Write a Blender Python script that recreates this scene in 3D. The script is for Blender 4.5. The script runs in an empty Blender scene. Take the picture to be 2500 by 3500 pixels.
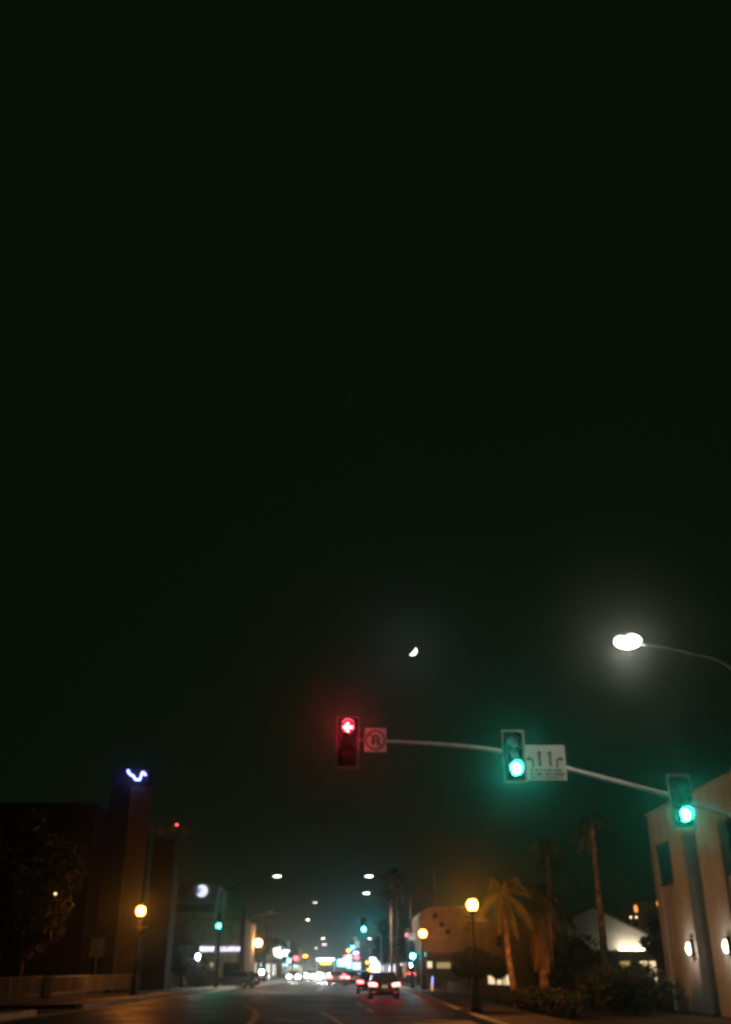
import bpy, bmesh, math, random
from mathutils import Vector, Matrix
R = math.radians
PI = math.pi
random.seed(7)
sc = bpy.context.scene
COL = sc.collection

# ------------------------------------------------------------------ camera, world, moonlight, exposure
EYE = 1.7
FPX = 3250.0                       # focal length in photograph pixels (2500 x 3500)
TH = math.atan(1562 / FPX)         # camera tilts up
YAW = math.atan(85 / 3606.0)
cd = bpy.data.cameras.new("camera")
cam = bpy.data.objects.new("camera", cd); COL.objects.link(cam)
cd.sensor_fit = 'VERTICAL'; cd.sensor_height = 36.0; cd.lens = FPX / 3500 * 36
cam.location = (0, 0, EYE); cam.rotation_euler = (R(90) + TH, 0, -YAW)
cd.clip_start = 0.05; cd.clip_end = 12000
cd.dof.use_dof = True; cd.dof.focus_distance = 3.2; cd.dof.aperture_fstop = 5.6; cd.dof.aperture_blades = 6
sc.camera = cam
CM = cam.rotation_euler.to_matrix()

w = bpy.data.worlds.new("World"); sc.world = w; w.use_nodes = True
nt = w.node_tree; nt.nodes.clear()
sky = nt.nodes.new('ShaderNodeTexSky'); sky.sky_type = 'NISHITA'; sky.sun_disc = False
sky.sun_elevation = R(-9); sky.sun_rotation = R(60)
glow = nt.nodes.new('ShaderNodeRGB'); glow.outputs[0].default_value = (0.046, 0.100, 0.032, 1)   # night sky over a lit town
add = nt.nodes.new('ShaderNodeMix'); add.data_type = 'RGBA'; add.blend_type = 'ADD'; add.inputs[0].default_value = 1
bg = nt.nodes.new('ShaderNodeBackground'); bg.inputs[1].default_value = 0.05
out = nt.nodes.new('ShaderNodeOutputWorld')
nt.links.new(sky.outputs[0], add.inputs[6]); nt.links.new(glow.outputs[0], add.inputs[7])
nt.links.new(add.outputs[2], bg.inputs[0]); nt.links.new(bg.outputs[0], out.inputs[0])

sl = bpy.data.lights.new("moonlight", 'SUN'); sl.energy = 0.004; sl.angle = R(0.5); sl.color = (0.8, 0.88, 1)
so = bpy.data.objects.new("moonlight", sl); COL.objects.link(so)

sc.view_settings.view_transform = 'Standard'; sc.view_settings.look = 'None'
sc.view_settings.exposure = 0; sc.view_settings.gamma = 1; sc.view_settings.use_curve_mapping = False
cy = sc.cycles
cy.use_denoising = True; cy.denoiser = 'OPENIMAGEDENOISE'; cy.denoising_input_passes = 'RGB_ALBEDO_NORMAL'; cy.denoising_prefilter = 'ACCURATE'
cy.max_bounces = 4; cy.diffuse_bounces = 2; cy.glossy_bounces = 2; cy.transmission_bounces = 2
cy.volume_bounces = 0; cy.transparent_max_bounces = 6
cy.sample_clamp_indirect = 0.4; cy.sample_clamp_direct = 0
cy.pixel_filter_type = 'BLACKMAN_HARRIS'; cy.filter_width = 3.0
cy.caustics_reflective = False; cy.caustics_refractive = False
cy.use_light_tree = True

# ------------------------------------------------------------------ pixel helpers (survey of the photograph -> metres)
def ray(px, py):
    return CM @ Vector((px - 1250, 1750 - py, -FPX))
def at(px, py, Y):
    d = ray(px, py); return Vector((0, 0, EYE)) + d * (Y / d.y)
def gnd(px, py, z=0.0):
    d = ray(px, py); return Vector((0, 0, EYE)) + d * ((z - EYE) / d.z)
def ppm(px, py, Y):                # photograph pixels per metre at that place
    d = ray(px, py); return d.length / (d * (Y / d.y)).length * FPX / (FPX if False else d.length) if False else (ray(px, py).y / Y)

so.rotation_euler = ray(1410, 2225).to_track_quat('Z', 'Y').to_euler()

# ------------------------------------------------------------------ materials
def mat(name, col, rough=0.8, metal=0.0, var=0.25, scale=6.0, bump=0.0, spec=0.5, stretch=None):
    m = bpy.data.materials.new(name); m.use_nodes = True
    n = m.node_tree.nodes; l = m.node_tree.links
    p = n['Principled BSDF']; p.inputs['Roughness'].default_value = rough; p.inputs['Metallic'].default_value = metal
    p.inputs['Specular IOR Level'].default_value = spec
    tc = n.new('ShaderNodeTexCoord'); t = n.new('ShaderNodeTexNoise'); t.inputs['Scale'].default_value = scale
    t.inputs['Detail'].default_value = 5
    if stretch:
        mp = n.new('ShaderNodeMapping'); mp.inputs['Scale'].default_value = stretch
        l.new(tc.outputs['Object'], mp.inputs[0]); l.new(mp.outputs[0], t.inputs['Vector'])
    else:
        l.new(tc.outputs['Object'], t.inputs['Vector'])
    r = n.new('ShaderNodeValToRGB')
    a = [max(0, c * (1 - var)) for c in col]; b = [min(1, c * (1 + var)) for c in col]
    r.color_ramp.elements[0].position = 0.3; r.color_ramp.elements[1].position = 0.7
    r.color_ramp.elements[0].color = (*a, 1); r.color_ramp.elements[1].color = (*b, 1)
    l.new(t.outputs['Fac'], r.inputs[0]); l.new(r.outputs[0], p.inputs['Base Color'])
    if bump:
        bp = n.new('ShaderNodeBump'); bp.inputs['Strength'].default_value = bump; bp.inputs['Distance'].default_value = 0.05
        l.new(t.outputs['Fac'], bp.inputs['Height']); l.new(bp.outputs[0], p.inputs['Normal'])
    return m
def emit(name, col, s):
    m = bpy.data.materials.new(name); m.use_nodes = True
    p = m.node_tree.nodes['Principled BSDF']
    p.inputs['Base Color'].default_value = (0.3, 0.3, 0.3, 1)
    p.inputs['Emission Color'].default_value = (*col, 1); p.inputs['Emission Strength'].default_value = s
    m.cycles.emission_sampling = 'NONE'       # its light comes from the lamp beside it
    return m
def globemat(name, col, s):                   # milk glass: glows, and lets the bulb inside shine out
    m = bpy.data.materials.new(name); m.use_nodes = True; n = m.node_tree.nodes; n.clear()
    e = n.new('ShaderNodeEmission'); e.inputs[0].default_value = (*col, 1); e.inputs[1].default_value = s
    t = n.new('ShaderNodeBsdfTransparent'); t.inputs[0].default_value = (.9, .9, .9, 1); a = n.new('ShaderNodeAddShader'); o = n.new('ShaderNodeOutputMaterial')
    l = m.node_tree.links; l.new(e.outputs[0], a.inputs[0]); l.new(t.outputs[0], a.inputs[1]); l.new(a.outputs[0], o.inputs[0])
    m.cycles.emission_sampling = 'NONE'; return m
def lamp(parent, pos, col, power, name='bulb_light', kind='POINT', dirv=None, cone=160, rad=.06, local=False, blend=.9):
    L = bpy.data.lights.new(name, kind); L.energy = power; L.color = col; L.shadow_soft_size = rad
    if kind == 'SPOT': L.spot_size = R(cone); L.spot_blend = blend
    o = bpy.data.objects.new(name, L); COL.objects.link(o); o.parent = parent
    o.location = Vector(pos) - (Vector((0, 0, 0)) if local else ORIG[parent.name])
    if dirv: o.rotation_euler = Vector(dirv).to_track_quat('-Z', 'Y').to_euler()
    ORIG[o.name] = ORIG[parent.name]; return o
PW = dict(globe=520, signal=620, signalfar=1300, red=260, led=580, cobra=1500, cobradim=400, head=600, tail=10, sconce=34, strip=48, flood=120, neon=30, shop=25)
def glassmat(name, col):
    m = bpy.data.materials.new(name); m.use_nodes = True
    p = m.node_tree.nodes['Principled BSDF']; p.inputs['Base Color'].default_value = (*col, 1)
    p.inputs['Roughness'].default_value = 0.08
    return m
M = dict(
    asphalt=mat('asphalt', (0.042, 0.040, 0.037), 0.6, var=0.45, scale=0.9, bump=0.5),
    soil=mat('soil', (0.05, 0.042, 0.03), 0.95, var=0.4, scale=0.6),
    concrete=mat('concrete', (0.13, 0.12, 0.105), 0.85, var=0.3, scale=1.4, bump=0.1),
    paleconcrete=mat('pale_concrete', (0.68, 0.65, 0.6), 0.85, var=0.2, scale=1.2, bump=0.1),  # pale concrete, made paler in place of headlight light on the left footpath
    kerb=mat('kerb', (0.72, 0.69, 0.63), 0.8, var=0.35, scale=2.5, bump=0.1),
    paint=mat('road_paint', (0.55, 0.53, 0.48), 0.7, var=0.45, scale=5),
    galv=mat('galvanised_steel', (0.42, 0.41, 0.37), 0.5, 0.35, var=0.2, scale=4),
    darkmetal=mat('dark_metal', (0.03, 0.032, 0.03), 0.5, 0.5, var=0.2),
    blackplas=mat('black_plastic', (0.010, 0.010, 0.010), 0.85, var=0.2, spec=0.2),
    white=mat('white_sheeting', (0.30, 0.275, 0.24), 0.6, var=0.12, scale=3),
    ink=mat('black_ink', (0.015, 0.015, 0.012), 0.6, var=0.1),
    redink=mat('red_ink', (0.08, 0.012, 0.012), 0.6, var=0.1),
    border=mat('reflective_border', (0.11, 0.08, 0.068), 0.5, var=0.2),
    stucco=mat('stucco', (0.40, 0.395, 0.385), 0.9, var=0.12, scale=2.2, bump=0.15),
    stuccotan=mat('tan_stucco', (0.34, 0.28, 0.23), 0.9, var=0.15, scale=1.5, bump=0.15),
    stuccobrown=mat('brown_stucco', (0.20, 0.15, 0.10), 0.9, var=0.2, scale=1.2, bump=0.15),
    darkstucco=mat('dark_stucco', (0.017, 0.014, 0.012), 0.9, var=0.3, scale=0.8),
    stuccogrey=mat('grey_stucco', (0.22, 0.22, 0.23), 0.9, var=0.2, scale=1.0),
    trim=mat('dark_trim', (0.06, 0.05, 0.042), 0.7, var=0.2),
    roof=mat('roofing', (0.10, 0.07, 0.05), 0.9, var=0.3, scale=3),
    wood=mat('timber', (0.05, 0.03, 0.018), 0.8, var=0.3, scale=6),
    glass=glassmat('dark_glass', (0.012, 0.016, 0.02)),
    leaf=mat('leaf', (0.045, 0.07, 0.025), 0.6, var=0.6, scale=1.3),
    leafdark=mat('leaf_dark', (0.03, 0.045, 0.02), 0.7, var=0.6, scale=1.3),
    frond=mat('frond', (0.13, 0.13, 0.03), 0.55, var=0.5, scale=1.2),
    deadfrond=mat('dead_frond', (0.42, 0.25, 0.12), 0.85, var=0.6, scale=9, stretch=(1, 1, 0.12)),
    bark=mat('bark', (0.09, 0.065, 0.045), 0.95, var=0.4, scale=5, bump=0.5),
    palmbark=mat('palm_bark', (0.42, 0.27, 0.17), 0.9, var=0.75, scale=3.2, bump=0.6),
    fence=mat('pale_railing_paint', (0.42, 0.38, 0.30), 0.6, var=0.2),
    rubber=mat('rubber', (0.012, 0.012, 0.012), 0.85, var=0.2),
    banner=mat('banner_cloth', (0.7, 0.7, 0.68), 0.8, var=0.1),
    canvas=mat('dark_canvas', (0.05, 0.045, 0.04), 0.85, var=0.3),
)
def asphalt():
    m = M['asphalt']; n = m.node_tree.nodes; l = m.node_tree.links; p = n['Principled BSDF']
    src = p.inputs['Base Color'].links[0].from_socket
    tc = n.new('ShaderNodeTexCoord'); mp = n.new('ShaderNodeMapping'); mp.inputs['Scale'].default_value = (.5, .16, 1); l.new(tc.outputs['Object'], mp.inputs[0])
    v = n.new('ShaderNodeTexVoronoi'); v.feature = 'DISTANCE_TO_EDGE'; v.inputs['Scale'].default_value = .7; l.new(mp.outputs[0], v.inputs['Vector'])
    r = n.new('ShaderNodeValToRGB'); r.color_ramp.elements[0].position = .004; r.color_ramp.elements[1].position = .02
    r.color_ramp.elements[0].color = (.35, .35, .35, 1); l.new(v.outputs['Distance'], r.inputs[0])
    vc = n.new('ShaderNodeTexVoronoi'); vc.inputs['Scale'].default_value = .7; l.new(mp.outputs[0], vc.inputs['Vector'])
    hs = n.new('ShaderNodeMapRange'); hs.inputs[3].default_value = .65; hs.inputs[4].default_value = 1.5
    sx = n.new('ShaderNodeSeparateColor'); l.new(vc.outputs['Color'], sx.inputs[0]); l.new(sx.outputs[0], hs.inputs[0])
    a = n.new('ShaderNodeMix'); a.data_type = 'RGBA'; a.blend_type = 'MULTIPLY'; a.inputs[0].default_value = 1; l.new(src, a.inputs[6]); l.new(r.outputs[0], a.inputs[7])
    b = n.new('ShaderNodeMix'); b.data_type = 'RGBA'; b.blend_type = 'MULTIPLY'; b.inputs[0].default_value = 1; l.new(a.outputs[2], b.inputs[6]); l.new(hs.outputs[0], b.inputs[7])
    l.new(b.outputs[2], p.inputs['Base Color'])
    t = n.new('ShaderNodeTexNoise'); t.inputs['Scale'].default_value = .35; t.inputs['Detail'].default_value = 4; l.new(tc.outputs['Object'], t.inputs['Vector'])
    q = n.new('ShaderNodeMapRange'); q.inputs[1].default_value = .35; q.inputs[2].default_value = .65; q.inputs[3].default_value = .46; q.inputs[4].default_value = .72; l.new(t.outputs['Fac'], q.inputs[0]); l.new(q.outputs[0], p.inputs['Roughness'])
asphalt()
def stains(m):                       # rain streaks down a rendered wall
    n = m.node_tree.nodes; l = m.node_tree.links; p = n['Principled BSDF']; src = p.inputs['Base Color'].links[0].from_socket
    tc = n.new('ShaderNodeTexCoord'); mp = n.new('ShaderNodeMapping'); mp.inputs['Scale'].default_value = (.8, .8, .10); l.new(tc.outputs['Object'], mp.inputs[0])
    t = n.new('ShaderNodeTexNoise'); t.inputs['Scale'].default_value = 1.3; t.inputs['Detail'].default_value = 6; l.new(mp.outputs[0], t.inputs['Vector'])
    r = n.new('ShaderNodeMapRange'); r.inputs[1].default_value = .4; r.inputs[2].default_value = .68; r.inputs[3].default_value = 1.03; r.inputs[4].default_value = .80; l.new(t.outputs['Fac'], r.inputs[0])
    a = n.new('ShaderNodeMix'); a.data_type = 'RGBA'; a.blend_type = 'MULTIPLY'; a.inputs[0].default_value = 1; l.new(src, a.inputs[6]); l.new(r.outputs[0], a.inputs[7]); l.new(a.outputs[2], p.inputs['Base Color'])
for k_ in ('stucco', 'stuccotan', 'stuccobrown', 'darkstucco'): stains(M[k_])
E = dict(
    sodium=globemat('sodium_globe', (1, 0.27, 0.04), 26),
    sodium_pale=globemat('pale_sodium_globe', (1, 0.46, 0.17), 14),
    led=emit('led_luminaire', (1, 0.93, 0.78), 22),
    cobra=emit('street_luminaire', (1, 0.88, 0.74), 14),
    cobradim=emit('dim_street_luminaire', (1, 0.9, 0.75), 3),
    green=emit('green_lens', (0.030, 0.80, 0.60), 62),
    greenfar=emit('green_lens_far', (0.035, 0.62, 0.78), 120),
    greenpure=emit('green_lens_side', (0.02, 0.80, 0.40), 70),
    redarrow=emit('red_arrow', (1, 0.045, 0.07), 42),
    tail=emit('tail_light', (1, 0.05, 0.045), 40),
    brake=emit('brake_light', (1, 0.06, 0.06), 60),
    taildim=emit('glowing_reflector', (1, 0.03, 0.03), 0.6),  # reflector given its own glow in place of returned light
    plate=emit('lit_number_plate', (1, 0.86, 0.62), 0.25),
    head=emit('headlight', (1, 0.93, 0.83), 90),
    headfar=emit('far_headlight', (0.95, 0.95, 1), 80),
    blue=emit('blue_neon', (0.22, 0.26, 1), 9),
    bluesign=emit('blue_white_sign', (0.55, 0.62, 1), 13.0),
    globe=emit('lit_globe', (0.80, 0.87, 1), 1.15),
    globestripe=emit('lit_globe_stripe', (0.02, 0.06, 0.6), 0.25),
    letters=emit('lit_letters', (0.66, 0.66, 1), 3.2),
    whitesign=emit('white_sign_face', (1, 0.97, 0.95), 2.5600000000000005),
    dullsign=emit('dull_sign_face', (0.9, 0.9, 1.0), 0.42),
    redsign=emit('red_sign_face', (1, 0.06, 0.08), 10.4),
    bluelogo=emit('blue_sign_face', (0.12, 0.12, 1), 3),
    ambersign=emit('amber_light', (1, 0.36, 0.03), 7),
    tealsign=emit('teal_sign_face', (0.2, 0.9, 1), 7.800000000000001),
    tealdim=emit('teal_letters', (0.12, 0.35, 0.33), 0.35),
    violet=emit('violet_sign_face', (0.55, 0.35, 1), 7.800000000000001),
    warmwin=emit('warm_window', (1, 0.74, 0.42), 1.1),
    warmdim=emit('dim_warm_window', (1, 0.68, 0.26), 0.35),
    coolwin=emit('cool_window', (0.85, 0.95, 1), 1.2800000000000002),
    sconce=emit('sconce_glass', (1, 0.87, 0.66), 6),
    strip=emit('strip_light', (1, 0.84, 0.58), 9),
    redbeacon=emit('red_beacon', (1, 0.06, 0.07), 6),
    bulb=emit('bulb', (1, 0.72, 0.36), 3),
    walk=emit('walk_symbol', (0.85, 0.95, 1), 40),
    floodlamp=emit('flood_lamp', (0.86, 0.86, 1), 25),
    orangelamp=emit('orange_lamp', (1, 0.36, 0.08), 1.3),
    bluepost=emit('blue_bollard_light', (0.35, 0.4, 1), 2),
    moon=emit('moonlit_surface', (1, 0.96, 0.98), 4),
)

# ------------------------------------------------------------------ mesh helpers
ORIG = {}
class MB:
    def __init__(s): s.v = []; s.f = []; s.sm = []
    def add(s, vs, fs, smooth=False):
        o = len(s.v); s.v += [Vector(v) for v in vs]
        for f in fs: s.f.append([i + o for i in f]); s.sm.append(smooth)
        return s
    def box(s, c, d, rz=0.0, rx=0.0):
        m = Matrix.Rotation(rz, 3, 'Z') @ Matrix.Rotation(rx, 3, 'X'); c = Vector(c)
        vs = [c + m @ Vector((x * d[0] / 2, y * d[1] / 2, z * d[2] / 2)) for x in (-1, 1) for y in (-1, 1) for z in (-1, 1)]
        return s.add(vs, [(0, 1, 3, 2), (4, 6, 7, 5), (0, 4, 5, 1), (2, 3, 7, 6), (0, 2, 6, 4), (1, 5, 7, 3)])
    def bx(s, x0, x1, y0, y1, z0, z1):
        return s.box(((x0 + x1) / 2, (y0 + y1) / 2, (z0 + z1) / 2), (x1 - x0, y1 - y0, z1 - z0))
    def tube(s, pts, rad, n=10, caps=True):
        pts = [Vector(p) for p in pts]
        if not isinstance(rad, (list, tuple)): rad = [rad] * len(pts)
        vs = []; fs = []
        up = Vector((0, 0, 1))
        d0 = (pts[-1] - pts[0]).normalized()
        if abs(d0.z) > 0.9: up = Vector((0, 1, 0))
        for i, p in enumerate(pts):
            t = (pts[min(i + 1, len(pts) - 1)] - pts[max(i - 1, 0)]).normalized()
            a = t.cross(up).normalized(); b = a.cross(t)
            for k in range(n):
                an = 2 * PI * k / n; vs.append(p + (a * math.cos(an) + b * math.sin(an)) * rad[i])
        for i in range(len(pts) - 1):
            for k in range(n):
                fs.append((i * n + k, i * n + (k + 1) % n, (i + 1) * n + (k + 1) % n, (i + 1) * n + k))
        if caps:
            fs.append(tuple(range(n))[::-1]); fs.append(tuple((len(pts) - 1) * n + k for k in range(n)))
        return s.add(vs, fs, True)
    def lathe(s, c, prof, n=16):      # prof: (r, z)
        c = Vector(c); vs = []; fs = []
        for r, z in prof:
            for k in range(n):
                a = 2 * PI * k / n; vs.append(c + Vector((r * math.cos(a), r * math.sin(a), z)))
        for i in range(len(prof) - 1):
            for k in range(n):
                fs.append((i * n + k, i * n + (k + 1) % n, (i + 1) * n + (k + 1) % n, (i + 1) * n + k))
        fs.append(tuple(range(n))[::-1]); fs.append(tuple((len(prof) - 1) * n + k for k in range(n)))
        return s.add(vs, fs, True)
    def ball(s, c, r, n=16, m=9):
        if not isinstance(r, (list, tuple)): r = (r, r, r)
        c = Vector(c); vs = [c + Vector((0, 0, -r[2]))]; fs = []
        for i in range(1, m):
            p = -PI / 2 + PI * i / m
            for k in range(n):
                a = 2 * PI * k / n
                vs.append(c + Vector((r[0] * math.cos(p) * math.cos(a), r[1] * math.cos(p) * math.sin(a), r[2] * math.sin(p))))
        vs.append(c + Vector((0, 0, r[2])))
        for k in range(n): fs.append((0, 1 + (k + 1) % n, 1 + k))
        for i in range(m - 2):
            for k in range(n):
                a = 1 + i * n
                fs.append((a + k, a + (k + 1) % n, a + n + (k + 1) % n, a + n + k))
        t = 1 + (m - 2) * n
        for k in range(n): fs.append((t + k, t + (k + 1) % n, len(vs) - 1))
        return s.add(vs, fs, True)
    def prism(s, poly, axis, a, b):   # poly of 2-tuples, extruded along axis from a to b
        def mk(p, q):
            return {'x': (q, p[0], p[1]), 'y': (p[0], q, p[1]), 'z': (p[0], p[1], q)}[axis]
        n = len(poly); vs = [mk(p, a) for p in poly] + [mk(p, b) for p in poly]
        fs = [tuple(range(n)), tuple(range(n, 2 * n))[::-1]]
        for i in range(n): fs.append((i, i + n, (i + 1) % n + n, (i + 1) % n))
        return s.add(vs, fs)
    def disc(s, c, r, y=0.02, n=20):  # short cylinder facing -Y
        c = Vector(c)
        return s.prism([(c.x + r * math.cos(2 * PI * k / n), c.z + r * math.sin(2 * PI * k / n)) for k in range(n)], 'y', c.y - y / 2, c.y + y / 2)
    def quad(s, a, b, c, d): return s.add([a, b, c, d], [(0, 1, 2, 3)])
    def build(s, name, m, parent=None, base=None, bevel=0.0):
        o0 = ORIG.get(parent.name) if parent else Vector(base or (0, 0, 0))
        me = bpy.data.meshes.new(name)
        me.from_pydata([v - o0 for v in s.v], [], s.f)
        me.polygons.foreach_set('use_smooth', s.sm)
        bm = bmesh.new(); bm.from_mesh(me)
        bmesh.ops.recalc_face_normals(bm, faces=bm.faces)
        if bevel: bmesh.ops.bevel(bm, geom=bm.edges[:], offset=bevel, segments=2, affect='EDGES', clamp_overlap=True)
        bm.to_mesh(me); bm.free()
        me.materials.append(m)
        o = bpy.data.objects.new(name, me); COL.objects.link(o)
        if parent: o.parent = parent
        else: o.location = o0
        ORIG[o.name] = o0
        return o
def tag(o, label=None, cat=None, group=None, kind=None):
    if label: o['label'] = label
    if cat: o['category'] = cat
    if group: o['group'] = group
    if kind: o['kind'] = kind
    return o
def thing(name, label, cat, base, group=None):
    o = bpy.data.objects.new(name, None); COL.objects.link(o); o.location = base; o.empty_display_size = 0.3
    ORIG[o.name] = Vector(base); return tag(o, label, cat, group)
def copy_tree(o, parent=None):
    c = o.copy(); COL.objects.link(c)
    if parent: c.parent = parent
    ORIG[c.name] = ORIG[o.name]
    for ch in list(o.children): copy_tree(ch, c)
    return c
def curve(pts, n=12):                  # Catmull-Rom through points
    pts = [Vector(p) for p in pts]; P = [pts[0] * 2 - pts[1]] + pts + [pts[-1] * 2 - pts[-2]]; o = []
    for i in range(1, len(P) - 2):
        for k in range(n):
            t = k / n; a, b, c, d = P[i - 1], P[i], P[i + 1], P[i + 2]
            o.append(0.5 * ((2 * b) + (c - a) * t + (2 * a - 5 * b + 4 * c - d) * t * t + (3 * b - a - 3 * c + d) * t ** 3))
    o.append(pts[-1]); return o
def ramp(a, b, n): return [a + (b - a) * i / (n - 1) for i in range(n)]

# ------------------------------------------------------------------ ground, road, pavements
LK = [(-40, -12.9), (30, -12.7), (42, -12.4), (52, -12.1), (66, -11.6), (90, -10.9), (114, -10.2), (150, -8.7), (185, -7.6), (900, -7.6)]
RK = [(-40, 4.7), (46, 4.75), (60, 5.1), (79, 5.5), (120, 5.7), (200, 5.8), (900, 5.8)]
def lerp(T, y):
    for (a, p), (b, q) in zip(T, T[1:]):
        if y <= b: return p + (q - p) * (y - a) / (b - a)
    return T[-1][1]
YS = [-40, -10, 10, 20, 30, 36, 40, 44, 48, 52, 56, 60, 66, 72, 79, 86, 94, 104, 114, 126, 138, 150, 168, 185, 220, 280, 400, 600, 900]
tag(MB().add([(-2500, -400, -0.03), (2500, -400, -0.03), (2500, 4500, -0.03), (-2500, 4500, -0.03)], [(0, 1, 2, 3)]).build('ground', M['soil']), kind='structure')
def strip(name, fa, fb, z, m, ys=YS):
    b = MB()
    for a, c in zip(ys, ys[1:]): b.quad((fa(a), a, z), (fb(a), a, z), (fb(c), c, z), (fa(c), c, z))
    return tag(b.build(name, m), kind='structure')
strip('road', lambda y: lerp(LK, y) - 0.02, lambda y: lerp(RK, y) + 0.02, 0.0, M['asphalt'])
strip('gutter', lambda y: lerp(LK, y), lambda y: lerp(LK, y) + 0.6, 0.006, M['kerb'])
def kerb(name, f, sgn, ys):
    b = MB()
    for a, c in zip(ys, ys[1:]):
        x0, x1 = f(a), f(c)
        p = [(x0, a, 0.0), (x0 + sgn * 0.03, a, 0.20), (x0 + sgn * 0.36, a, 0.205), (x0 + sgn * 0.36, a, 0)]
        q = [(x1, c, 0.0), (x1 + sgn * 0.03, c, 0.20), (x1 + sgn * 0.36, c, 0.205), (x1 + sgn * 0.36, c, 0)]
        b.add(p + q, [(0, 1, 5, 4), (1, 2, 6, 5), (2, 3, 7, 6)])
    b.add(p, [(0, 1, 2, 3)]); f0 = f(ys[0]); b.add([(f0, ys[0], 0), (f0 + sgn * .03, ys[0], .14), (f0 + sgn * .2, ys[0], .145), (f0 + sgn * .2, ys[0], 0)], [(0, 1, 2, 3)])
    return tag(b.build(name, M['kerb']), kind='structure')
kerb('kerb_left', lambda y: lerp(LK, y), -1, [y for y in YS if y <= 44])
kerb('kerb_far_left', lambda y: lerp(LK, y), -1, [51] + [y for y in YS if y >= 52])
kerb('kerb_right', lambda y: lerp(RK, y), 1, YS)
def pave(name, fa, fb, ys, z=0.14):
    return strip(name, fa, fb, z, M['concrete'], ys)
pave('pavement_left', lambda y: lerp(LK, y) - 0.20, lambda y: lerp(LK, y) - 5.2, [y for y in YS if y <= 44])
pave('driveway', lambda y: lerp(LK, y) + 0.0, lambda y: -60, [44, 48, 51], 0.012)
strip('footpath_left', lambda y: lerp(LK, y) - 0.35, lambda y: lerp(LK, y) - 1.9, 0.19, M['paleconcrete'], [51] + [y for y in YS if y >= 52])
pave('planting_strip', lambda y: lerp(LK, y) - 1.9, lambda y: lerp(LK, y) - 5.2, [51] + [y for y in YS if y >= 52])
pave('pavement_right', lambda y: lerp(RK, y) + 0.20, lambda y: lerp(RK, y) + 2.9, YS)
mk = MB()
def mline(p0, p1, wd, z=0.008):
    a, b = Vector(p0), Vector(p1); a.z = b.z = z; d = (b - a).normalized(); s_ = Vector((-d.y, d.x, 0)) * wd / 2
    mk.quad(a - s_, a + s_, b + s_, b - s_)
def mpath(pts, wd):
    for a, b in zip(pts, pts[1:]): mline(a, b, wd)
mpath(curve([gnd(p, q) for p, q in ((842, 3438), (868, 3452), (876, 3468), (868, 3486), (850, 3504))], 6), 0.28)
mline(gnd(1218, 3424), gnd(1240, 3438), 0.14); mline(gnd(1254, 3447), gnd(1273, 3460), 0.14)
mpath([gnd(1094, 3459), gnd(1130, 3476), gnd(1168, 3500)], 0.16)
mline(gnd(938, 3487), gnd(1052, 3494), 0.30); mline(gnd(1418, 3498), gnd(1500, 3505), 0.3)
for k in range(14): mline((1.5, 70 + 12 * k, 0), (1.5, 73 + 12 * k, 0), 0.13)
for k in range(14): mline((-5.6, 75 + 12 * k, 0), (-5.6, 78 + 12 * k, 0), 0.13)
mline((-2.0, 90, 0), (-2.0, 260, 0), 0.12); mline((-1.75, 90, 0), (-1.75, 260, 0), 0.12)
mline((-2.0, 84, 0), (5.2, 84, 0), 0.35); mline((-10.4, 112, 0), (5.2, 112, 0), 0.3); mline((-10.3, 115, 0), (5.2, 115, 0), 0.3)
mline(gnd(780, 3402), gnd(1180, 3400), 0.25)  # pale band painted in place of a light reflection on the road
tag(mk.build('road_markings_and_sheen', M['paint']), kind='structure')
tag(MB().prism([(x, y) for x, y in [(gnd(1391, 3413).x + .35 * math.cos(a * .524), gnd(1391, 3413).y + .9 * math.sin(a * .524)) for a in range(12)]], 'z', 0.003, 0.012)
    .build('glint_disc', M['galv'], base=gnd(1391, 3413)), 'round metal disc added as a glint in the road right of the nearest car', 'added glint disc')  # metal disc added in place of the teal signal reflection on the asphalt

# ------------------------------------------------------------------ moon
md = ray(1410, 2225).normalized(); MC = Vector((0, 0, EYE)) + md * 5000; MR = 5000 * 17 / 3500
rt = CM @ Vector((1, 0, 0)); upv = CM @ Vector((0, 1, 0)); fw = -md
lit = (rt * math.cos(R(-40)) + upv * math.sin(R(-40))).normalized(); ax = lit.cross(fw).normalized()
b = MB(); n, mseg = 20, 14; vs = []; fs = []
for i in range(n + 1):              # sunlit lune of the globe
    p = -PI / 2 + PI * i / n
    for k in range(mseg + 1):
        a = R(-8) + R(78 + 8) * k / mseg            # longitude from the limb towards the viewer
        a2 = R(-8) + (R(75) + R(8)) * k / mseg
        vs.append(MC + (ax * math.sin(p) + math.cos(p) * (lit * math.cos(a2) + fw * math.sin(a2))) * MR)
for i in range(n):
    for k in range(mseg): fs.append((i * (mseg + 1) + k, i * (mseg + 1) + k + 1, (i + 1) * (mseg + 1) + k + 1, (i + 1) * (mseg + 1) + k))
b.add(vs, fs, True)
tag(b.build('moon', E['moon'], base=MC), 'thick white crescent moon alone in the dark sky', 'moon')

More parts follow.
